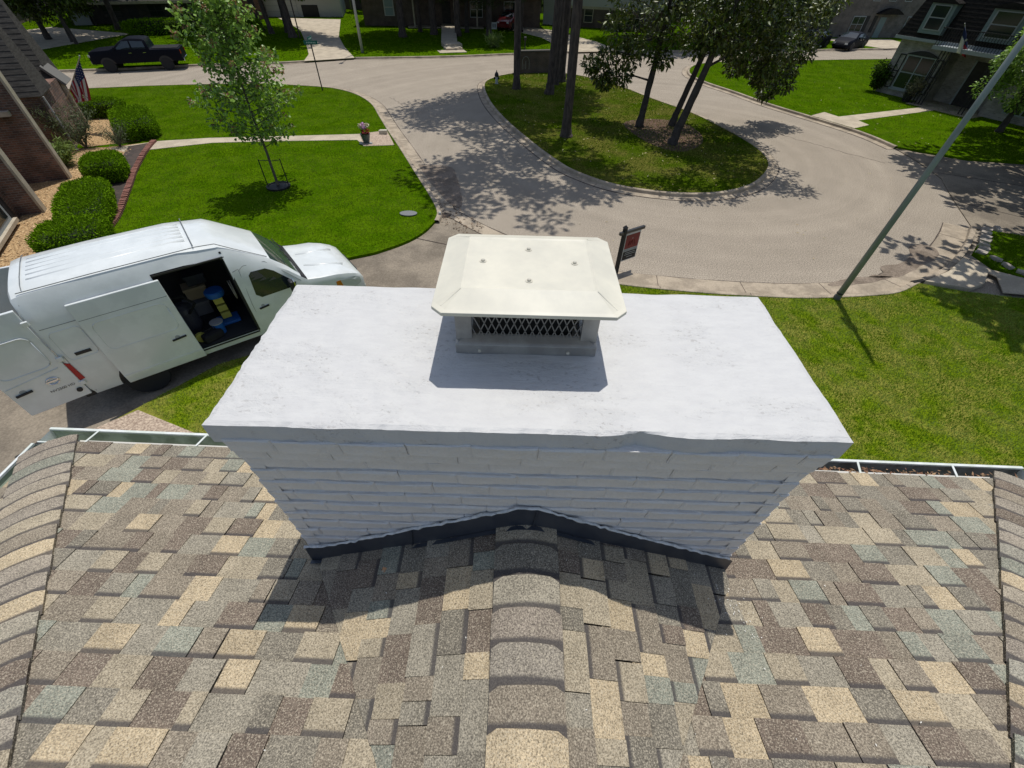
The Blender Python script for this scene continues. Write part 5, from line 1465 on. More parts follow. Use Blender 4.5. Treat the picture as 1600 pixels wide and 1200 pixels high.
b = MB(); b.bar((2.7, -1.05, 4.07), (7, -1.05, 4.07), .05, .05); b.bar((2.72, -1.05, 4.07), (2.72, .2, 4.07), .05, .05); b.build('railing', M_blk, bal)
for x in (3.35, 3.75, 6.3, 6.8):
    b = MB(); b.bar((x, -1.0, .1), (x, -1.0, 3.0), .05, .05); b.bar((x + .2, -1.0, .1), (x + .2, -1.0, 3.0), .05, .05)
    for z in (.6, 1.4, 2.2): b.bar((x, -1.0, z), (x + .2, -1.0, z + .35), .03, .03)
    b.build('iron_post', M_blk, rh)
dr = yz_prism([(4.55, .12), (6.0, .12), (6.0, 2.5), (4.55, 2.5)], 1.22, 1.36).build('door', M_siding, rh)
for a in (4.5, 5.98): yz_prism([(a, .1), (a + .1, .1), (a + .1, 2.55), (a, 2.55)], 1.18, 1.3).build('door_frame', M_trimg, dr)
b = MB(); b.box(3.2, 7.2, -1.4, 1.3, 0, .14); b.build('porch', M_conc, rh)
w2 = yz_prism([(8.0, .5), (9.9, .5), (9.9, 2.4), (8.0, 2.4)], -.05, .06).build('window', M_trimg, rh)
for a, c in ((8.08, 8.9), (9.0, 9.82)): yz_prism([(a, .58), (c, .58), (c, 2.32), (a, 2.32)], -.065, -.04).build('pane', M_pane, w2)

def far_house(name, label, P, Q, depth, hw, hr, mw, mr, over=.6, gable=False):
    P = Vector(P); Q = Vector(Q); L = (Q - P).length; a = math.atan2(Q.y - P.y, Q.x - P.x)
    t = thing(name, label, 'house', (P.x, P.y, .1), a)
    b = MB(); b.box(0, L, 0, depth, 0, hw); b.build('wall', mw, t)
    b = frustum(-over, L + over, -over, depth + over, hw, hw + hr, depth * .45, depth * .45, depth * .48, depth * .48); b.build('roof', mr, t)
    b = MB(); b.box(-over, L + over, -over - .03, -over, hw - .22, hw + .02); b.build('fascia', M_trimb, t)
    b = MB(); b.box(-over, L + over, -over, .0, hw - .03, hw - .001); b.build('soffit', M_trimb, t)
    return t, L
def far_window(t, x0, x1, z0, z1, m=M_wht, cols=2):
    f = yz_prism([(x0, z0), (x1, z0), (x1, z1), (x0, z1)], -.06, .05).build('window', m, t)
    w_ = (x1 - x0 - .1) / cols
    for k in range(cols):
        for za, zb in ((z0 + .08, (z0 + z1) / 2 - .03), ((z0 + z1) / 2 + .03, z1 - .08)):
            yz_prism([(x0 + .08 + k * w_, za), (x0 + .02 + (k + 1) * w_, za), (x0 + .02 + (k + 1) * w_, zb), (x0 + .08 + k * w_, zb)], -.075, -.05).build('pane', M_pane, f)
tA, L = far_house('house', 'low dark sided house behind the long clipped hedge at the upper left', (-49, 59.8), (-37, 66.4), 10, 1.95, 2.5, M_siding, M_roofd, 1.2)
far_window(tA, 3.2, 5.0, .5, 1.6, M_siding); far_window(tA, 7.5, 9.0, .5, 1.6, M_siding)
b = MB(); b.box(.2, 1.8, -.35, 0, 0, 1.7); b.build('planter_wall', M_trimg, tA)
b = MB(); b.box(5.6, 6.5, -.04, .05, .0, 1.75); b.build('door', M_blk, tA)
for x in (2.2, 9.8): 
    b = MB(); b.bar((x, -1.1, 0), (x, -1.1, 1.9), .15, .15); b.build('porch_post', M_siding, tA)
tB, L = far_house('house', 'brown brick house with pale window and porch posts behind tall trunks', (-18.6, 65.6), (2.2, 67.7), 11, 2.9, 3, M_brickF, M_roofd, .8)
yz_prism([(2.5, .95), (3.65, .95), (3.65, 2.55), (2.5, 2.55)], -.06, .05).build('window', M_wht, tB)
for za, zb in ((1.02, 1.68), (1.76, 2.46)): yz_prism([(2.62, za), (3.53, za), (3.53, zb), (2.62, zb)], -.08, -.05).build('pane', mat('pane reflecting sky', (.20, .26, .27), .3), tB)  # the sky's reflection is put into this pane's pale base colour
far_window(tB, 12.5, 14, .9, 2.4); far_window(tB, 16.5, 18, .9, 2.4)
for x in (5.9, 8.2, 10.6, 13.2):
    b = MB(); b.box(x, x + .16, -1.3, -1.14, 0, 2.9); b.build('porch_post', M_trimb, tB)
b = MB(); b.box(5.2, 14, -1.5, 0, 0, .15); b.build('porch', M_conc, tB)
b = MB(); b.box(5.5, 13.6, -1.5, -.05, 2.6, 2.9); b.build('porch_beam', M_siding, tB)
b = MB(); b.box(9.2, 10.2, -.05, .04, .15, 2.3); b.build('door', M_siding, tB)
tC, L = far_house('house', 'brick house with pale upper wall and white framed window beyond the island', (4.2, 70.4), (17.5, 66.5), 10, 2.0, .02, M_brickF, M_roofd, .02)
b = MB(); b.box(-.05, 13.9, -.12, 10, 2.02, 4.6); b.build('upper_wall', M_wht, tC)
far_window(tC, 3.6, 4.7, .5, 1.85, M_trimb, 1); far_window(tC, 8.6, 10.4, .5, 1.85, M_trimb)
b = MB(); b.box(-1.7, -.02, .4, 8, 0, 4.6); b.build('side_wall', M_wht, tC)
tG, L = far_house('garage', 'white garage with a dark door at the end of the curved drive', (-33, 71.0), (-23.5, 73.2), 8, 2.6, 2.4, M_wht, M_roofd, .5)
b = MB(); b.box(4.9, 6.9, -.05, .03, 0, 1.2); b.build('bin_screen', M_blk, tG)
b = MB(); b.box(.6, 4.4, -.05, .03, 0, 2.2); gd = b.build('garage_door', M_trimg, tG)
for k in range(4):
    b = MB(); b.box(.65, 4.35, -.07, -.04, .05 + k * .54, .55 + k * .54); b.build('door_panel', M_wht, gd)
tR, L = far_house('house', 'small red brick house glimpsed behind the young tree at the top', (-37.5, 66), (-32, 69), 6, 3, 2.5, brick_mat('red brick', (.21, .07, .05), (.15, .05, .04), (.2, .16, .14)), M_roofd, .3)
far_window(tR, 1.5, 3.0, 1.0, 2.3)
tD, L = far_house('house', 'dark brick two storey house with small upper windows behind the parked cars', (36.5, 66.4), (56, 69), 10, 5.6, 2.5, M_brickD, M_roofd, .4)
for x0 in (4.0, 6.0, 8.0): far_window(tD, x0, x0 + .9, 3.3, 4.5, M_trimg, 1)
b = MB(); b.box(6.0, 6.8, -.05, .03, 0, 1.9); b.build('door', M_teal, tD)
yz_prism(arch_poly(5.2, 8.2, 2.2, 2.25, .5), -.7, 0).build('door_hood', M_mans, tD)
for x0 in (4.2, 5.2): 
    b = MB(); b.box(x0, x0 + .4, -.06, .0, .5, 2.0); b.build('shutter', M_blk, tD)
far_window(tD, 2.5, 4.1, .5, 2.0, M_trimg); far_window(tD, 9.5, 11, .5, 2.0, M_trimg)
tE, L = far_house('house', 'dark roofed house farthest to the upper left behind the trees', (-68, 52), (-54, 58), 10, 3, 3, M_brickF, M_roofd, .6)
far_window(tE, 3, 5, .9, 2.3); far_window(tE, 8, 10, .9, 2.3)
# a plank fence closing the view far behind the houses
fe = thing('fence', 'long weathered plank fence closing the gardens behind the far houses', 'fence')
pm_ = MB(); pm_.box(-.99, .99, -.02, .02, .1, 2.0); pme = pm_.mesh('fence_panel', mat('weathered planks', (.13, .10, .075), .9, col2=(.09, .07, .055), scale=4, stretch=(8, 8, .5)))
fx = -80.0
while fx < 96:
    o = bpy.data.objects.new('fence_panel', pme); COL.objects.link(o); o.parent = fe; o.location = (fx, 84 + .06 * fx, 0); o.rotation_euler = (0, 0, .06); fx += 2.0
# ------------------------------------------------------------------ trees, shrubs, hedges
M_pineb = mat('pine bark', (.085, .066, .055), .95, col2=(.045, .036, .031), scale=3.5, detail=8, stretch=(3, 3, .7), bump=1, bscale=12)
M_magb = mat('smooth dark bark', (.060, .050, .044), .9, col2=(.04, .034, .03), scale=4, bump=.5, bscale=14)
M_sapb = mat('sapling bark', (.14, .12, .095), .9, col2=(.09, .08, .06), scale=8)
M_magl = mat('magnolia leaves', (.050, .085, .006), .40, col2=(.085, .105, .012), scale=1.3, island=.7, spec=.42, trans=.18)
M_sapl = mat('maple leaves', (.20, .33, .05), .42, island=.6, spec=.5, trans=.35)
M_sapr = mat('new reddish leaves', (.26, .13, .07), .5, island=.4, trans=.3)
M_oakl = mat('oak leaves', (.040, .078, .008), .7, island=.55, trans=.25, spec=.1)
M_pinel = mat('pine needles', (.035, .065, .016), .7, island=.4, trans=.15)
M_shrub = mat('clipped shrub leaves', (.13, .245, .006), .8, island=.5, trans=.25, spec=.03)
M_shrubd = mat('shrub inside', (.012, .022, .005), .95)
M_airy = mat('olive green sprays', (.095, .125, .05), .6, island=.5, trans=.25)
M_fern = mat('yellow green fronds', (.17, .24, .05), .55, island=.35, trans=.25)

def leaf_arrays(pos, dirs, nrm, length, width):
    """folded leaves: base, left, tip, right"""
    n = len(pos)
    side = np.cross(dirs, nrm); side /= np.linalg.norm(side, axis=1, keepdims=True) + 1e-9
    up = np.cross(side, dirs)
    V = np.zeros((n, 4, 3)); L = length[:, None]; W = width[:, None]
    V[:, 0] = pos; V[:, 2] = pos + dirs * L
    V[:, 1] = pos + dirs * L * .5 + side * W * .5 + up * W * .18
    V[:, 3] = pos + dirs * L * .5 - side * W * .5 + up * W * .18
    base = np.arange(n)[:, None] * 4
    F = np.concatenate([base + np.array([0, 1, 2]), base + np.array([0, 2, 3])], 0)
    return V.reshape(-1, 3), F
def unit(v): return v / (np.linalg.norm(v, axis=1, keepdims=True) + 1e-9)
def leaves(clusters, per, length, width, seed, droop=.2, outward=.7, flat=.5):
    """clusters: (x,y,z,r); leaves sit in each clump and point outward"""
    r = np.random.default_rng(seed); C = np.array([c[:4] for c in clusters], float)
    idx = np.repeat(np.arange(len(C)), per); n = len(idx)
    d = unit(r.normal(size=(n, 3))); rad = r.uniform(.25, 1, n) ** .6
    off = d * (C[idx, 3] * rad)[:, None]; off[:, 2] *= .75
    pos = C[idx, :3] + off
    dr = unit(d * outward + r.normal(size=(n, 3)) * .6 + np.array([0, 0, -droop]))
    nr = unit(np.stack([r.normal(0, flat, n), r.normal(0, flat, n), np.ones(n)], 1))
    return leaf_arrays(pos, dr, nr, length * r.uniform(.65, 1.25, n), width * r.uniform(.7, 1.2, n))
def trunk_tube(pts, radii, n=9, seed=0):
    r = random.Random(seed); b = MB(); P = []; Q = []
    for i in range(len(pts) - 1):
        for k in range(4):
            t = k / 4; P.append(tuple(pts[i][j] + (pts[i + 1][j] - pts[i][j]) * t + r.uniform(-1, 1) * radii[i] * .08 for j in range(3))); Q.append((radii[i] + (radii[i + 1] - radii[i]) * t) * r.uniform(.94, 1.06))
    P.append(pts[-1]); Q.append(radii[-1])
    return b.tube(P, Q, n)

def tall_tree(name, label, x, y, rad, h, clusters, per, ll, lw, lm, bark, lean=(0, 0), seed=1, group=None, fork=None, droop=.2, share=None):
    t = thing(name, label, 'tree', (x, y, .1), 0, group)
    pts = [(0, 0, -.1), (.0, 0, .12), (lean[0] * .08, lean[1] * .08, .7), (lean[0] * .35, lean[1] * .35, h * .35), (lean[0] * .7, lean[1] * .7, h * .7), (lean[0], lean[1], h)]
    b = trunk_tube(pts, [rad * 1.6, rad * 1.35, rad * 1.03, rad * .92, rad * .7, rad * .35], 10, seed)
    b.build('trunk', bark, t, smooth=True)
    lbs = {}; r = random.Random(seed + 5); root = {i: i for i in range(5)}
    nodes = [Vector((lean[0] * f, lean[1] * f, h * f)) for f in (.35, .5, .65, .8, .95)]; depth_ = {i: 0 for i in range(5)}
    for c in sorted(clusters, key=lambda c: min((Vector(c[:3]) - q).length for q in nodes[:5])):
        e = Vector(c[:3]); k = min(range(len(nodes)), key=lambda i: (nodes[i] - e).length + (.8 if nodes[i].z > e.z + .3 else 0)); s_ = nodes[k]
        m_ = (s_ + e) / 2 + Vector((r.uniform(-.15, .15), r.uniform(-.15, .15), r.uniform(.05, .25))); dd = depth_[k]; depth_[len(nodes)] = dd + 1; root[len(nodes)] = root[k]; nodes.append(e)
        lbs.setdefault(root[k], MB()).tube([s_, m_, e], [rad * .34 / (1 + dd * .8), rad * .24 / (1 + dd * .8), rad * .12 / (1 + dd)], 6)
    if len(clusters) < 4: lbs = {}
    for lb in lbs.values(): lb.build('limb', bark, t, smooth=True)
    if share is not None:
        o = bpy.data.objects.new('crown', share); COL.objects.link(o); o.parent = t
    else:
        V, F = leaves(clusters, per, ll, lw, seed + 9, droop)
        o = soup('crown', V, F, lm, t)
    return t
def blob(cx, cy, cz, rx, ry, rz, n, r0, seed, zmin=None):
    r = random.Random(seed); out = []
    while len(out) < n:
        x, y, z = r.uniform(-1, 1), r.uniform(-1, 1), r.uniform(-1, 1); d = math.sqrt(x * x + y * y + z * z)
        if d > 1 or d < .35: continue
        if zmin is not None and cz + z * rz < zmin: continue
        out.append((cx + x * rx, cy + y * ry, cz + z * rz, r0 * r.uniform(.7, 1.3)))
    return out

# --- pines on the island: tall straight trunks, crowns above the picture
pine_crowns = []
for s_ in (3, 4):
    cl = blob(-1.0, -.6, 16.0, 4.8, 4.4, 3.6, 62, 1.0, s_)
    V, F = leaves(cl, 95, .44, .19, 60 + s_, .1); me_ = soup('crown', V, F, M_pinel); pine_crowns.append(me_.data); bpy.data.objects.remove(me_)
PG = 'tall pines on the island and verges'
for i, (x, y, rad, lab, ln) in enumerate([
        (2.52, 25.4, .235, 'thick pine trunk standing alone nearest the cap on the island kerb', (-.15, .2)),
        (2.01, 34.6, .25, 'stout leaning pine trunk left of the paired trunks on the island', (.55, .2)),
        (2.6, 37.5, .16, 'slim pine trunk between two thicker ones on the island', (.1, .1)),
        (3.05, 38.6, .26, 'thick pine trunk farthest back in the island cluster', (.1, .3)),
        (-.24, 35.8, .22, 'dark pine trunk in front of the brick entrance wall', (-.1, .2))]):
    tall_tree('pine_tree', lab, x, y, rad, 15, [], 0, 0, 0, M_pinel, M_pineb, ln, 20 + i, None, share=pine_crowns[i % 2])

# --- magnolias with leaning trunks and drooping low branches
mg = 'magnolias on the island'
tall_tree('magnolia_tree', 'left magnolia on the island, its single trunk rising from the litter edge', 6.81, 27.5, .17, 6.2,
          [(-1.2, .5, 3.2, .8), (-1.9, .3, 4.4, .9), (-.7, -.4, 3.9, .9), (.6, -.5, 4.3, .9), (.2, .9, 4.7, 1.0), (-1.6, 1.0, 5.3, 1.0), (0, -.6, 5.4, 1.1), (1.2, .2, 5.4, 1.0), (-2.2, .6, 3.1, .6), (-2.4, 1.0, 2.3, .6), (-2.0, 1.5, 1.8, .55), (-1.3, .9, 2.2, .6), (-2.9, 1.6, 2.6, .5), (-.6, .7, 6.3, 1.2), (.7, .4, 6.6, 1.1), (-1.5, .4, 6.6, 1.0), (.3, -.3, 3.2, .6), (-.9, 1.2, 3.4, .7)],
          260, .29, .115, M_magl, M_magb, (.35, .2), 31)
tall_tree('magnolia_tree', 'front magnolia on the island with a trunk leaning right out of the litter', 7.98, 24.6, .19, 6.5,
          [(1.4, -.3, 4.3, .9), (.5, -.2, 4.6, .9), (2.3, .2, 4.2, .9), (1.8, 1.0, 5.0, 1.0), (.6, .9, 5.3, 1.1), (2.9, .7, 4.9, .9), (3.6, .8, 4.1, .7), (3.9, 1.2, 3.3, .6), (1.2, .2, 5.9, 1.1), (2.4, .4, 6.2, 1.1), (3.4, 1.3, 5.8, 1.0), (4.3, 1.8, 2.6, .55), (4.6, 2.2, 3.6, .6), (.1, .4, 4.0, .6), (4.5, 1.7, 4.8, .8), (0, 1.0, 6.2, 1.0), (2.6, 1.8, 3.6, .7), (1.6, -.6, 7.4, 1.0), (2.6, -1.2, 8.2, 1.0), (4.0, -2.3, 9.0, 1.0), (4.9, -2.7, 8.6, .9), (3.2, -2.0, 8.5, 1.0), (.3, -2.0, 8.2, 1.0), (.2, -3.6, 8.9, 1.0), (1.6, -3.3, 9.0, 1.0), (-.9, -2.9, 8.6, .9), (2.4, -2.8, 8.4, .9)],
          260, .29, .115, M_magl, M_magb, (1.5, .4), 32)
tall_tree('magnolia_tree', 'rear magnolia on the island with low branches drooping over the right lane', 8.75, 27.9, .16, 6.5,
          [(1.6, .2, 4.0, .9), (2.6, .4, 3.5, .9), (3.5, .6, 3.0, .8), (4.3, .9, 2.5, .7), (2.9, -.3, 4.7, 1.0), (4.1, .2, 4.4, 1.0), (5.2, .6, 3.7, .9), (5.6, 1.1, 2.6, .7), (6.1, 1.4, 1.9, .6), (5.5, 1.8, 1.4, .5), (1.2, 1.0, 5.2, 1.1), (2.5, 1.2, 5.8, 1.2), (4.0, 1.2, 5.8, 1.2), (5.4, 1.4, 5.2, 1.1), (6.5, 1.5, 4.4, .9), (6.9, 2.0, 3.4, .7), (.4, .3, 4.6, .9), (7.2, 2.2, 5.4, 1.0), (3.2, 1.6, 2.6, .6), (6.6, 2.3, 2.6, .6), (2.0, -.8, 7.4, 1.1), (2.2, -2.0, 8.4, 1.2), (3.3, -1.2, 8.6, 1.2), (1.4, -3.0, 9.0, 1.2), (2.7, -3.4, 9.2, 1.2), (3.6, -2.6, 8.9, 1.2), (4.2, -4.0, 9.2, 1.1), (2.0, -4.6, 9.4, 1.2), (3.2, -5.0, 9.3, 1.1), (.6, -1.6, 8.6, 1.1), (4.4, -.6, 8.2, 1.1)],
          260, .29, .115, M_magl, M_magb, (1.5, .3), 33)

# --- the young staked tree on the left lawn
sp = thing('sapling', 'young maple with reddish shoot tips held by metal stakes on the left lawn', 'tree', (-9.76, 17.79, .12))
rs_ = random.Random(5)
b = trunk_tube([(0, 0, -.1), (0, 0, .5), (.02, 0, 1.3), (-.03, .02, 2.6), (.02, 0, 4.2), (0, 0, 6.0)], [.06, .05, .045, .036, .024, .01], 8, 3); b.build('trunk', M_sapb, sp, smooth=True)
br = MB(); cl = []; tips = []
for k in range(56):
    z = 1.45 + 4.45 * (k / 56) ** .9; a = k * 2.399 + rs_.uniform(-.3, .3); L = (1.2 if z < 2.0 else 1.75 - .22 * (z - 2.0)) * rs_.uniform(.65, 1.15); L = max(.3, L)
    rise = rs_.uniform(.25, .65) * L
    p0 = Vector((0, 0, z)); p1 = p0 + Vector((math.cos(a) * L * .55, math.sin(a) * L * .55, rise * .45)); p2 = p0 + Vector((math.cos(a) * L, math.sin(a) * L, rise))
    br.tube([p0, p1, p2], [.017, .011, .004], 5)
    for q in range(5):
        t = .25 + .75 * q / 4; p = p0.lerp(p1, t * 2) if t < .5 else p1.lerp(p2, t * 2 - 1)
        cl.append((p.x + rs_.uniform(-.1, .1), p.y + rs_.uniform(-.1, .1), p.z + rs_.uniform(-.05, .1), .23))
    tips.append((p2.x, p2.y, p2.z + .03, .11))
br.build('branch', M_sapb, sp, smooth=True)
V, F = leaves(cl, 18, .15, .12, 71, .25, .6, .5); soup('crown', V, F, M_sapl, sp)
V, F = leaves(tips, 16, .085, .06, 72, .1, .6, .6); soup('shoot_tips', V, F, M_sapr, sp)
stk = thing('tree_stake', 'black metal stake frame holding the young maple upright', 'tree stakes', (-9.76, 17.79, .12))
for x, y in ((-.42, -.02), (.38, .12)):
    b = MB(); b.bar((x, y, -.05), (x * .98, y, 1.02), .03, .03); b.build('stake', M_blk, stk)
b = MB(); b.bar((-.41, -.02, .98), (-.02, .02, .98), .02, .02); b.bar((.37, .12, .98), (.02, .02, .96), .02, .02); b.build('tie', M_blk, stk)
rg = MB(); rg.lathe([(.46, .0), (.46, .07), (.40, .08), (.38, .05), (.05, .06)], 24, (-9.72, 17.72, .12)); tag(rg.build('mulch_ring', M_blk), 'round black rubber mulch ring at the foot of the young maple', 'mulch ring')

# --- clipped shrubs and hedges
def clipped(name, label, cx, cy, sx, sy, sz, rz, n, leaf, seed, group=None, round_=3.2, parent_cat='shrub', z=.12, m=None):
    t = thing(name, label, parent_cat, (cx, cy, z), rz, group)
    r = np.random.default_rng(seed)
    b = MB(); k = 20; prof = []
    vs_ = []; 
    def sup(u, v):
        d = np.array([math.cos(v) * math.cos(u), math.cos(v) * math.sin(u), math.sin(v)])
        s = (abs(d[0]) ** round_ + abs(d[1]) ** round_ + abs(d[2]) ** round_) ** (-1 / round_); return d * s
    rows = 9
    for i in range(rows):
        v = -math.pi / 2 + math.pi * i / (rows - 1)
        for j in range(k):
            q = sup(2 * math.pi * j / k, v); vs_.append((q[0] * sx * .46, q[1] * sy * .46, (q[2] * .46 + .5) * sz))
    b.add(vs_, [(i * k + j, i * k + (j + 1) % k, (i + 1) * k + (j + 1) % k, (i + 1) * k + j) for i in range(rows - 1) for j in range(k)])
    b.build('twigs', M_shrubd, t, smooth=True)  # solid hull; shade between the leaves is put into its near-black colour
    d = unit(r.normal(size=(n, 3)) * np.array([1, 1, .9])); d[:, 2] = np.where(d[:, 2] < -.75, -d[:, 2], d[:, 2])
    s = (np.abs(d) ** round_).sum(1) ** (-1 / round_); p = d * s[:, None]
    lump = 1 + .05 * np.sin(p[:, 0] * 7 + seed) * np.sin(p[:, 1] * 6 + 2 * seed) + .03 * np.sin(p[:, 0] * 17) * np.sin(p[:, 1] * 19 + seed)
    dep = r.uniform(.86, 1.03, n) * lump
    pos = np.stack([p[:, 0] * sx * .5 * dep, p[:, 1] * sy * .5 * dep, (p[:, 2] * .5 * dep + .5) * sz], 1)
    dr = unit(p * .9 + r.normal(size=(n, 3)) * .7 + np.array([0, 0, .3])); nr = unit(p * .6 + r.normal(size=(n, 3)) * .5 + np.array([0, 0, .5]))
    V, F = leaf_arrays(pos, dr, nr, leaf * r.uniform(.6, 1.3, n), leaf * .55 * r.uniform(.7, 1.2, n))
    V[:, 2] = np.maximum(V[:, 2], .0)
    soup('foliage', V, F, m or M_shrub, t)
    return t
SG = 'clipped shrubs along the brick edging'
HN = R(27)
clipped('clipped_shrub', 'large clipped shrub nearest the van, widest of the row', -15.25, 14.8, 1.5, 4.0, .75, R(33), 22000, .07, 1, SG, 4)
clipped('clipped_shrub', 'low broad shrub tucked behind the van roof beside the largest clipped shrub', -14.1, 12.6, 1.8, 1.7, .72, R(25), 11000, .07, 2, SG, 4)
clipped('clipped_shrub', 'middle clipped shrub below the front path', -16.85, 18.2, 1.4, 1.9, .85, R(30), 13000, .07, 3, SG, 3.6)
clipped('clipped_shrub', 'long box clipped shrub just above the front path', -19.55, 24.3, 1.75, 3.7, .85, R(38), 17000, .08, 4, SG, 4.5)
clipped('clipped_shrub', 'clipped hedge block under the striped flag by the house', -23.2, 26.8, 2.7, 1.3, .8, R(8), 9000, .085, 5, SG, 4.5)
clipped('hedge', 'long flat topped hedge before the low dark house', -33.6, 56.5, 12.0, 1.6, 1.15, R(20), 14000, .15, 6, None, 6, 'hedge')
def airy(name, label, x, y, r0, h, n, m, seed, ll=.2, lw=.035):
    t = thing(name, label, 'shrub', (x, y, .12)); r = np.random.default_rng(seed)
    b = MB(); rr = random.Random(seed); pos = []
    for k in range(22):
        a = rr.uniform(0, 6.28); e = Vector((math.cos(a) * r0 * rr.uniform(.3, 1), math.sin(a) * r0 * rr.uniform(.3, 1), h * rr.uniform(.6, 1.05)))
        b.tube([(0, 0, 0), e * .5 + Vector((0, 0, h * .12)), e], [.014, .009, .003], 5)
        for q in range(n // 22): 
            tt = rr.uniform(.12, 1); pos.append(tuple(e * tt + Vector((rr.gauss(0, .13), rr.gauss(0, .13), rr.gauss(0, .1) + h * .1 * (1 - tt)))))
    b.build('stems', M_sapb, t)
    P = np.array(pos); nn = len(P); d = unit(r.normal(size=(nn, 3)) + np.array([0, 0, .5]))
    V, F = leaf_arrays(P, d, unit(r.normal(size=(nn, 3)) + np.array([0, 0, 1])), ll * r.uniform(.6, 1.2, nn), lw * r.uniform(.7, 1.2, nn)); soup('foliage', V, F, m, t)
    return t
airy('airy_shrub', 'loose olive green shrub with fine sprays at the corner of the brick house', -20.3, 21.6, 1.3, 1.9, 2600, M_airy, 11, .15, .03)
airy('airy_shrub', 'small wispy plant on the bark beside the loose olive shrub', -18.9, 21.9, .7, 1.0, 900, M_airy, 12, .13, .025)
airy('fern', 'bright yellow green fern in front of the dark brick wing wall', -19.6, 19.3, .7, .9, 1000, M_fern, 13, .28, .05)
airy('airy_shrub', 'dry leafed plant in the pot before the shuttered window', 26.65, 35.15, .75, 1.45, 1500, mat('dry olive leaves', (.16, .15, .08), .7, island=.5, trans=.2), 14, .16, .045)
airy('climbing_plant', 'dark climbing plant at the near corner of the mansard house', 26.1, 38.1, .75, 1.7, 1800, M_oakl, 15, .2, .1)
airy('airy_shrub', 'small shrub with pale leaves under the white framed window', 11.4, 66.6, 1.2, 1.5, 1400, M_airy, 16, .3, .12)
airy('airy_shrub', 'grassy clump on the dark lawn across the main street', -2.6, 52.8, .9, .9, 900, M_fern, 17, .5, .05)
airy('redbud_spike', 'thin plant with a red flower spike by the corner of the gutter', -6.05, 3.55, .12, 1.3, 110, mat('red flowers', (.45, .03, .03), .6, island=.4), 18, .06, .025)
pt = MB(); pt.lathe([(.22, 0), (.3, .45), (.33, .5), (.28, .5), (.26, .42)], 16, (26.65, 35.15, .12)); tag(pt.build('planter', M_blk), 'dark planter pot standing before the shuttered window', 'planter')

# --- big trees round the street: dark trunks, crowns mostly above the picture
crownA = []
for s_, (rx, rz, n_) in ((5, (6.4, 3.0, 120)), (6, (6.8, 3.2, 130)), (7, (5.4, 2.8, 95))):
    cl_ = blob(0, 0, 9.4, rx, rx, rz, n_, 1.1, s_); V, F = leaves(cl_, 80, .5, .32, 80 + s_); me_ = soup('crown', V, F, M_oakl); crownA.append(me_.data); bpy.data.objects.remove(me_)
FT = [(-28.4, 59.6, .34, 'thick leaning trunk at the left of the bark bed by the curved drive', (-.8, .2), 0), (-26.4, 57.6, .24, 'slimmer leaning trunk in the middle of the bark bed', (-.7, .1), 1),
      (-23.4, 55.6, .33, 'heavy trunk nearest the curved drive', (-.5, .1), 2), (-22.6, 55.4, .06, 'thin pole like trunk beside the heavy one at the curved drive', (0, 0), None),
      (-12.56, 57.8, .33, 'broad trunk in front of the pale window of the brown house', (0, .3), 0), (-11.4, 61.8, .2, 'slim trunk just behind the broad one by the brown house', (.1, .1), None),
      (-9.6, 60.2, .33, 'broad trunk left of the stepped walk', (.1, .2), 1), (-6.9, 59.5, .3, 'dark trunk close to the stepped walk on its left', (0, .2), 2),
      (-3.6, 60.6, .28, 'dark trunk right of the stepped walk', (.2, .2), 0), (-.2, 63.7, .3, 'dark trunk beside the small white yard sign', (.2, .2), 1),
      (-40.4, 48.5, .12, 'multi stemmed tree at the upper left beside the driveway', (-.8, .6), 2), (-42.5, 57.5, .25, 'tall tree shading the upper left driveway', (.2, .2), 1), (-52, 52, .3, 'outermost tall tree at the upper left', (.2, .2), 0), (-46, 46, .3, 'dense dark tree at the upper left behind the brick house', (0, 0), 1),
      (20.5, 62.5, .3, 'large tree across the street behind the magnolias', (.2, .2), 1), (14.0, 60.0, .28, 'tree between the island and the house with the white framed window', (.1, .1), 0), (27.0, 64.0, .3, 'tree beside the parked cars', (0, .2), 2),
      (29.6, 28.0, .22, 'leafy tree before the entry of the mansard house', (-.6, -.5), None)]
for i, (x, y, rad, lab, ln, ci) in enumerate(FT):
    if x == 29.6: continue
    t_ = tall_tree('shade_tree', lab, x, y, rad, 9.5 if ci is not None else 5.5, [], 0, 0, 0, M_oakl, M_pineb, ln, 120 + i, None, share=crownA[ci] if ci is not None else None) if ci is not None else tall_tree('shade_tree', lab, x, y, rad, 7.5, [(0, 0, 6.5, .9), (.4, .3, 7.2, .8), (-.5, -.2, 7.0, .8)], 130, .3, .16, M_oakl, M_pineb, ln, 120 + i)
# low hanging foliage that shows at the top of the picture, as trees of their own
def low_tree(label, x, y, cl, per, seed, rad=.2, h=6, m=M_oakl, ll=.3, lw=.15):
    return tall_tree('shade_tree', label, x, y, rad, h, cl, per, ll, lw, m, M_magb, (.1, .1), seed)
low_tree('bushy dark tree filling the upper left corner behind the brick house', -44.5, 50.5, blob(0, 0, 3.8, 4.2, 3.6, 2.6, 46, .8, 91), 150, 91, .22, 6.5, M_magl)
low_tree('low branched tree over the curved drive', -25.2, 58.6, blob(.8, -.8, 4.6, 4.4, 3.2, 1.8, 44, .75, 92), 150, 92, .15, 6.5)
low_tree('dense dark low tree by the driveway at the upper left', -41.5, 49.5, blob(0, 0, 3.4, 4.0, 3.0, 1.5, 40, .7, 98), 160, 98, .12, 5, M_magl)
low_tree('willowy tree with drooping sprays before the porch of the brown house', -6.2, 62.4, blob(1.0, -.5, 3.9, 5.8, 3.0, 1.7, 60, .65, 93), 140, 93, .2, 6.5, mat('hanging leaves', (.055, .08, .02), .7, island=.5, trans=.25), .32, .06)
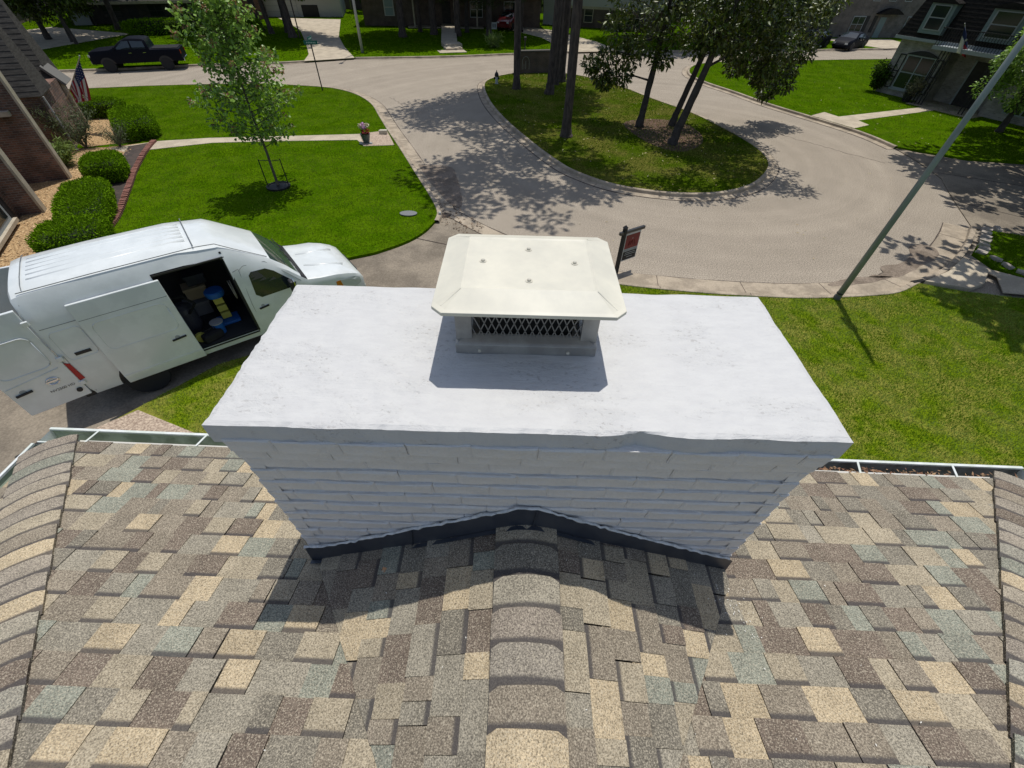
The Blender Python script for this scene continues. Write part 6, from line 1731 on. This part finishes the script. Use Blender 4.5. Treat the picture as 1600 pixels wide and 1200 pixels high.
low_tree('leafy tree before the entry of the mansard house', 27.9, 28.4, blob(-.2, -.2, 3.2, 2.5, 2.2, 2.0, 40, .6, 94), 190, 94, .14, 5.2, M_sapl, .2, .11)
low_tree('small dark tree between the parked cars and the magnolias', 27.5, 60.5, blob(0, 0, 4.2, 4.2, 3.4, 2.8, 44, .8, 95), 140, 95, .22, 6.5, M_magl)
low_tree('dark evergreen filling the gap right of the brown house', 4.6, 75.0, blob(0, 0, 4.2, 4.4, 2.6, 3.2, 44, .9, 96), 120, 96, .25, 7)
low_tree('yellow green leafed tree beside the dark two storey house', 33.0, 63.5, blob(0, 0, 4.4, 2.6, 2.2, 1.9, 30, .7, 97), 130, 97, .16, 6, M_airy, .26, .16)
for i, (x, y) in enumerate([(-74, 72), (-64, 76), (-54, 78), (-44, 79), (-20, 81), (-13, 82), (14, 80), (22, 79), (30, 78), (60, 76), (70, 74), (-84, 60), (82, 72)]):
    low_tree(['dark back garden tree %s' % s for s in ('at the far upper left', 'second from the upper left corner', 'third from the upper left corner', 'behind the low dark house', 'behind the white garage', 'between garage and brown house', 'behind the pale walled house', 'right of the pale walled house', 'behind the magnolia crown', 'right of the dark two storey house', 'at the upper right corner', 'outermost on the left', 'outermost on the right')][i], x, y, blob(0, 0, 4.6, 4.6, 3.4, 4.2, 34, 1.1, 200 + i), 90, 200 + i, .25, 7, M_oakl, .5, .3)
# trees just outside the picture on the right: they shade the drive and the near lawn
for lab, x, y, ci in (('tree outside the right edge shading the right driveway', 26.0, 22.3, 1), ('tree outside the right edge shading the near lawn corner', 19.3, 13.3, 2), ('tree beyond the right driveway', 29.5, 19.5, 0), ('tree shading the lawn of the mansard house', 34.5, 24.5, 1)):
    tall_tree('shade_tree', lab, x, y, .25, 9.5, [], 0, 0, 0, M_oakl, M_pineb, (.2, .3), int(300 + x), None, share=crownA[ci])
# ------------------------------------------------------------------ street furniture and small things
M_galv = mat('galvanised pole', (.215, .25, .245), .5, col2=(.17, .205, .20), scale=6, stretch=(1, 1, .2), spec=.4)
M_lampp = mat('pale concrete lamp post', (.36, .36, .34), .7)
lp = thing('street_lamp', 'tall grey green metal lamp post rising from the lawn by the kerb at the right', 'street lamp', (9.46, 10.74, .1))
b = MB(); b.tube([(0, 0, -.1), (.16, .0, 3.7), (.40, 0, 9.2)], [.088, .068, .046], 18); b.build('pole', M_galv, lp, smooth=True)
b = MB(); b.lathe([(.098, 0), (.098, .12), (.09, .14), (.085, .14)], 18); b.build('base_sleeve', mat('rusty sleeve', (.12, .12, .115), .7), lp)
b = MB(); b.lathe([(.092, .20), (.094, .21), (.094, .225), (.086, .235)], 18, (.006, 0, 0)); b.build('clamp_band', M_blk, lp)
b = MB(); b.tube([(.40, 0, 9.15), (.6, .6, 9.6), (.7, 1.6, 9.75)], .03, 8); b.build('arm', M_galv, lp)
b = MB(); b.box(.58, .82, 1.5, 2.1, 9.62, 9.78); b.build('lamp_head', M_galv, lp, bevel=.05)
lp2 = thing('street_lamp', 'pale slender lamp post on the verge across the main street', 'street lamp', (-14.29, 48.06, .1))
b = MB(); b.tube([(0, 0, -.1), (.05, .05, 7.5)], [.13, .09], 12); b.build('pole', M_lampp, lp2, smooth=True)
b = MB(); b.tube([(.05, .05, 7.4), (.1, -1.6, 7.8)], .04, 8); b.build('arm', M_lampp, lp2)
b = MB(); b.box(-.05, .25, -2.1, -1.5, 7.74, 7.88); b.build('lamp_head', M_lampp, lp2, bevel=.04)

sg = thing('street_sign', 'green street name sign on a thin dark pole at the lawn corner', 'street sign', (-13.22, 33.82, .1))
M_let = mat('white lettering', (.45, .55, .53), .5)
M_sgn = mat('green sign face', (.012, .12, .10), .45)
b = MB(); b.tube([(0, 0, -.1), (0, 0, 2.5)], .036, 8); b.build('pole', M_blk, sg)
for k, a in enumerate((R(4), R(94))):
    b = MB(); c_, s_ = math.cos(a), math.sin(a); z0 = 2.46 + .2 * k
    b.bar((-.42 * c_, -.42 * s_, z0 + .1), (.42 * c_, .42 * s_, z0 + .1), .02, .2); bl_ = b.build('blade', M_sgn, sg)
    for q in (-.26, -.16, -.06, .04, .14, .24):
        b = MB(); b.bar((q * c_ + .013 * s_, q * s_ - .013 * c_, z0 + .10), ((q + .06) * c_ + .013 * s_, (q + .06) * s_ - .013 * c_, z0 + .10), .004, .07); b.build('letter', M_let, bl_)
hy = thing('fire_hydrant', 'black topped fire hydrant with pale barrel at the tip of the island', 'fire hydrant', (-1.7, 37.22, .1))
b = MB(); b.lathe([(.14, 0), (.14, .05), (.10, .06), (.10, .46), (.12, .47)], 14); b.build('barrel', mat('pale hydrant paint', (.42, .44, .44), .5), hy)
b = MB(); b.lathe([(.14, .46), (.15, .52), (.13, .62), (.08, .70), (.035, .74), (.03, .82)], 14); b.build('bonnet', M_blk, hy)
b = MB(); b.lathe([(.06, -.2), (.075, -.2), (.075, -.12), (.05, -.1), (.05, .1), (.075, .12), (.075, .2), (.06, .2)], 12, (0, 0, .36), axis='x'); b.build('nozzle', M_blk, hy)
# real estate sign
rs2 = thing('real_estate_sign', 'hanging red and black real estate sign on a black post behind the chimney cap', 'sign', (3.18, 11.98, .1), R(33))
M_redp = mat('dark red sign panel', (.22, .016, .018), .45, col2=(.17, .012, .014), scale=5)
b = MB(); b.box(-.05, .05, -.05, .05, -.1, 1.42); b.build('post', M_blk, rs2, bevel=.006)
b = MB(); b.add([(-.065, -.065, 1.42), (.065, -.065, 1.42), (.065, .065, 1.42), (-.065, .065, 1.42), (0, 0, 1.50)], [(0, 1, 4), (1, 2, 4), (2, 3, 4), (3, 0, 4)]); b.build('finial', M_blk, rs2)
b = MB(); b.box(-.18, .80, -.04, .04, 1.22, 1.31); b.build('arm', mat('grey black arm', (.03, .03, .032), .35, spec=.6), rs2, bevel=.006)
pn = MB(); pn.box(.09, .69, -.012, .012, .30, 1.18); pn = pn.build('panel', mat('white sign board', (.62, .60, .58), .5), rs2)
b = MB(); b.box(.115, .665, -.016, -.0125, .70, 1.15); b.build('red_field', M_redp, pn)
b = MB(); b.box(.115, .665, -.016, -.0125, .62, .69); b.build('grey_band', mat('grey band', (.25, .27, .27), .5), pn)
b = MB(); b.box(.115, .665, -.016, -.0125, .33, .61); b.build('black_field', M_blk, pn)
b = MB(); b.add([(.37, -.018, 1.00), (.41, -.018, 1.00), (.39, -.018, 1.04)], [(0, 1, 2)])
for z, a0, a1 in ((.55, .20, .60), (.49, .18, .62), (.41, .28, .52), (.655, .3, .5)): b.box(a0, a1, -.019, -.0165, z, z + .016)
b.build('lettering', mat('pale print', (.36, .38, .38), .5), pn)
b = MB()
for x0 in (.25, .33, .44, .52): b.bar((x0, -.0175, .80), (x0 + (.05 if x0 < .4 else -.05), -.0175, .95), .003, .022, up=(0, 1, 0))
b.build('mark', mat('darker red print', (.10, .008, .01), .5), pn)
# brick entrance wall
en = thing('entrance_wall', 'low dark brick entrance wall with an arched crest at the tip of the island', 'wall', (-.35, 41.05, .1), R(16))
b = MB(); b.box(0, 3.1, -.18, .18, 0, 1.35); b.build('wall', M_brickF, en)
b = MB(); b.box(-.05, 3.15, -.23, .23, 1.35, 1.45); b.build('coping', mat('dark coping', (.09, .08, .07), .9), en)
b = MB(); b.box(-.12, .3, -.24, .24, 0, 1.55); b.build('pier', M_brickF, en)
cr = MB(); pts_ = [(.72 + .28 * math.cos(R(a)), -.19, .75 + .34 * math.sin(R(a))) for a in range(0, 181, 15)]; cr.tube(pts_, .02, 6); cr.bar((.44, -.19, .28), (.44, -.19, .75), .04, .04); cr.bar((1.0, -.19, .28), (1.0, -.19, .75), .04, .04); cr.bar((.72, -.19, .3), (.72, -.19, .8), .06, .04); cr.bar((.58, -.19, .3), (.58, -.19, .6), .04, .03)
cr.build('crest', mat('weathered crest', (.26, .25, .22), .8), en)
# flower pot at the end of the path
fp = thing('flower_pot', 'tall grey urn of pink and red flowers at the end of the front path', 'flower pot', (-7.6, 23.45, .12))
b = MB(); b.lathe([(.13, 0), (.15, .05), (.22, .32), (.25, .42), (.22, .42), (.18, .3)], 16); b.build('urn', mat('grey green glaze', (.09, .115, .105), .35), fp)
for cx, m_, dz in ((-.03, mat('pink flowers', (.62, .33, .58), .6, island=.3), .74), (.06, mat('red flowers bunch', (.62, .06, .05), .6, island=.4), .52), (-.16, mat('cream flowers', (.68, .64, .42), .6, island=.3), .76), (.16, mat('cream flowers two', (.66, .62, .44), .6, island=.3), .78)):
    V, F = leaves([(cx, -.02, dz, .17 if abs(cx) < .1 else .09)], 90, .075, .07, int(dz * 100), .0, .8, .8); soup('blossom', V, F, m_, fp)
V, F = leaves([(0, 0, .5, .2)], 60, .12, .06, 5, .1); soup('foliage', V, F, M_oakl, fp)
for x, y in ((-.22, -.2), (.26, -.18)):
    b = MB(); b.lathe([(.07, 0), (.09, .03), (.07, .09), (.02, .11)], 10, (x, y, 0)); b.build('foot_stone', M_wht, fp)
rk = rough_block(.42, .25, .2, 77); ro = rk.build('rock', mat('cream rock', (.50, .46, .36), .9), None, bevel=.04); ro.location = (-7.1, 24.95, .12); tag(ro, 'cream rock beside the urn on the aggregate pad', 'rock')
# flags
def cloth(name, w, h, nx, ny, fn, mats, matfn, parent, loc, rot):
    b = MB()
    for j in range(ny + 1):
        for i in range(nx + 1): b.v.append(fn(i / nx, j / ny))
    for j in range(ny):
        for i in range(nx):
            b.f.append((j * (nx + 1) + i, j * (nx + 1) + i + 1, (j + 1) * (nx + 1) + i + 1, (j + 1) * (nx + 1) + i)); b.m.append(matfn((i + .5) / nx, (j + .5) / ny))
    o = b.build(name, mats, parent, smooth=True); o.location = loc; o.rotation_euler = rot
    s_ = o.modifiers.new('thick', 'SOLIDIFY'); s_.thickness = .006
    return o
M_fr = mat('flag red', (.34, .02, .035), .8); M_fw = mat('flag white', (.62, .60, .58), .8); M_fb = mat('flag navy', (.018, .03, .10), .8)
uf = thing('flag', 'striped red and white flag with starry blue corner hanging from the brick house', 'flag', (-21.85, 23.95, .12))
b = MB(); b.tube([(-.75, .25, 1.0), (1.5, .25, 3.08)], .022, 8); b.build('pole', M_trimb, uf)
b = MB(); b.lathe([(.01, 0), (.04, .03), (.01, .07)], 10, (1.5, .25, 3.08)); b.build('finial', M_galv, uf)
def usf(u, v):    # u along the fly (hangs down), v along the pole from its tip
    A, B_, C_, D_ = Vector((1.40, .25, 2.98)), Vector((.05, .25, 1.74)), Vector((.10, .25, 1.25)), Vector((.80, .25, 1.34))
    H_ = A + (B_ - A) * v; F_ = D_ + (C_ - D_) * v; p = H_ + (F_ - H_) * u
    return (p.x + .03 * math.sin(v * 12 + u * 4) * u, p.y + .09 * math.sin(v * 15 + u * 2.5) * (.25 + u), p.z - .06 * math.sin(math.pi * u) * v)
def usm(u, v):
    s_ = int(v * 13)
    if u < .4 and v < 7 / 13:
        return 2 
    return 0 if s_ % 2 == 0 else 1
fl_o = cloth('cloth', 1, 1, 20, 39, usf, [M_fr, M_fw, M_fb], usm, uf, (0, 0, 0), (0, 0, 0))
st_b = MB()
for i in range(5):
    for j in range(6):
        p = Vector(usf(.04 + i * .075, .03 + j * .083)); q = Vector(usf(.05 + i * .075, .03 + j * .083)) - p
        st_b.add([p + Vector((-.016, -.02, 0)), p + Vector((0, -.02, -.02)), p + Vector((.016, -.02, 0)), p + Vector((0, -.02, .02))], [(0, 1, 2, 3)])
st_b.build('stars', M_fw, fl_o)
tf = thing('flag', 'blue white and red flag with one star hanging from the balcony', 'flag', (28.05, 33.75, 0))
b = MB(); b.tube([(-.05, .45, 2.95), (-1.57, .05, 4.42)], .022, 8); b.build('pole', M_lampp, tf)
def txf(u, v):    # u down the fly, v across the hoist
    A, B_, C_, D_ = Vector((-1.47, .03, 4.30)), Vector((-.42, .2, 3.3)), Vector((-.22, .02, 2.78)), Vector((-.98, .0, 3.02))
    H_ = A + (B_ - A) * v; F_ = D_ + (C_ - D_) * v; p = H_ + (F_ - H_) * u
    return (p.x + .03 * math.sin(v * 9 + u * 4) * u, p.y + .07 * math.sin(v * 13 + u * 2) * (.25 + u), p.z)
txo = cloth('cloth', 1, 1, 14, 14, txf, [M_fb, M_fw, M_fr], lambda u, v: 0 if u < .36 else (1 if v < .5 else 2), tf, (0, 0, 0), (0, 0, 0))
b = MB(); p = Vector(txf(.18, .5)) + Vector((0, -.06, 0)); n5 = [(p.x + (.1 if k % 2 == 0 else .04) * math.sin(k * math.pi / 5), p.y, p.z + (.1 if k % 2 == 0 else .04) * math.cos(k * math.pi / 5)) for k in range(10)]; b.add(n5, [tuple(range(10))]); b.build('star', M_fw, txo)
# yard sign, covers, pots, post
ys = thing('yard_sign', 'small white yard sign standing among the dark trunks', 'sign', (-3.1, 62.4, .12), R(5))
b = MB(); b.box(-.3, .3, -.015, .015, .35, .95); p_ = b.build('panel', mat('white yard sign', (.42, .44, .43), .6), ys)
b = MB(); b.box(-.2, -.04, -.02, -.016, .5, .8); b.box(.02, .2, -.02, -.016, .5, .8); b.build('print', mat('grey print', (.16, .17, .17), .6), p_)
for x in (-.2, .2):
    b = MB(); b.bar((x, 0, 0), (x, 0, .4), .02, .02); b.build('leg', M_blk, ys)
uc = MB(); uc.lathe([(.26, 0), (.26, .03), (.24, .035), (.01, .035)], 20, (0, 0, 0)); o = uc.build('meter_cover', mat('grey meter lid', (.17, .175, .18), .6)); o.scale = (1.25, .8, 1); o.location = (-4.02, 15.55, .14); tag(o, 'grey oval meter lid set in the lawn near the driveway mouth', 'meter cover')
vb = thing('irrigation_valve', 'small white pipe stub at the lawn corner where kerb meets driveway', 'pipe', (-2.85, 15.55, .12))
b = MB(); b.lathe([(.05, 0), (.05, .1), (.03, .12)], 10); b.build('stub', M_wht, vb)
ag = MB(); ag.tube([(-5.78, 3.75, .1), (-5.8, 3.8, 1.0)], .02, 6); tag(ag.build('garden_stake', M_trimb), 'pale wooden garden stake standing on the driveway edge by the gutter corner', 'stake')
ub = MB(); ub.box(-.2, .2, -.15, .15, 0, .45); o = ub.build('utility_box', M_trimb, None, bevel=.02); o.location = (-19.9, 18.75, .1); tag(o, 'cream utility box at the foot of the brick wing wall', 'utility box')
mb_ = thing('mail_post', 'dark post with red reflectors beside the brick entrance wall across the street', 'post', (.35, 49.0, .1))
b = MB(); b.bar((0, 0, 0), (0, 0, 1.1), .1, .1); b.build('post', M_blk, mb_)
b = MB(); b.box(-.12, .12, -.25, .25, 1.1, 1.35); b.build('box', M_blk, mb_, bevel=.05)

# kinds that repeat share a group
for o in bpy.data.objects:
    if o.parent is None and 'label' in o and 'group' not in o:
        k = o.name.split('.')[0]
        g_ = {'pine_tree': 'tall pines on the island', 'magnolia_tree': 'magnolias on the island', 'shade_tree': 'large trees round the street', 'street_lamp': 'street lamps by the kerbs', 'flag': 'flags hanging from the houses', 'airy_shrub': 'loose shrubs by the houses', 'crate': 'crates stacked inside the van', 'parked_car': 'parked cars'}.get(k)
        if g_: o['group'] = g_
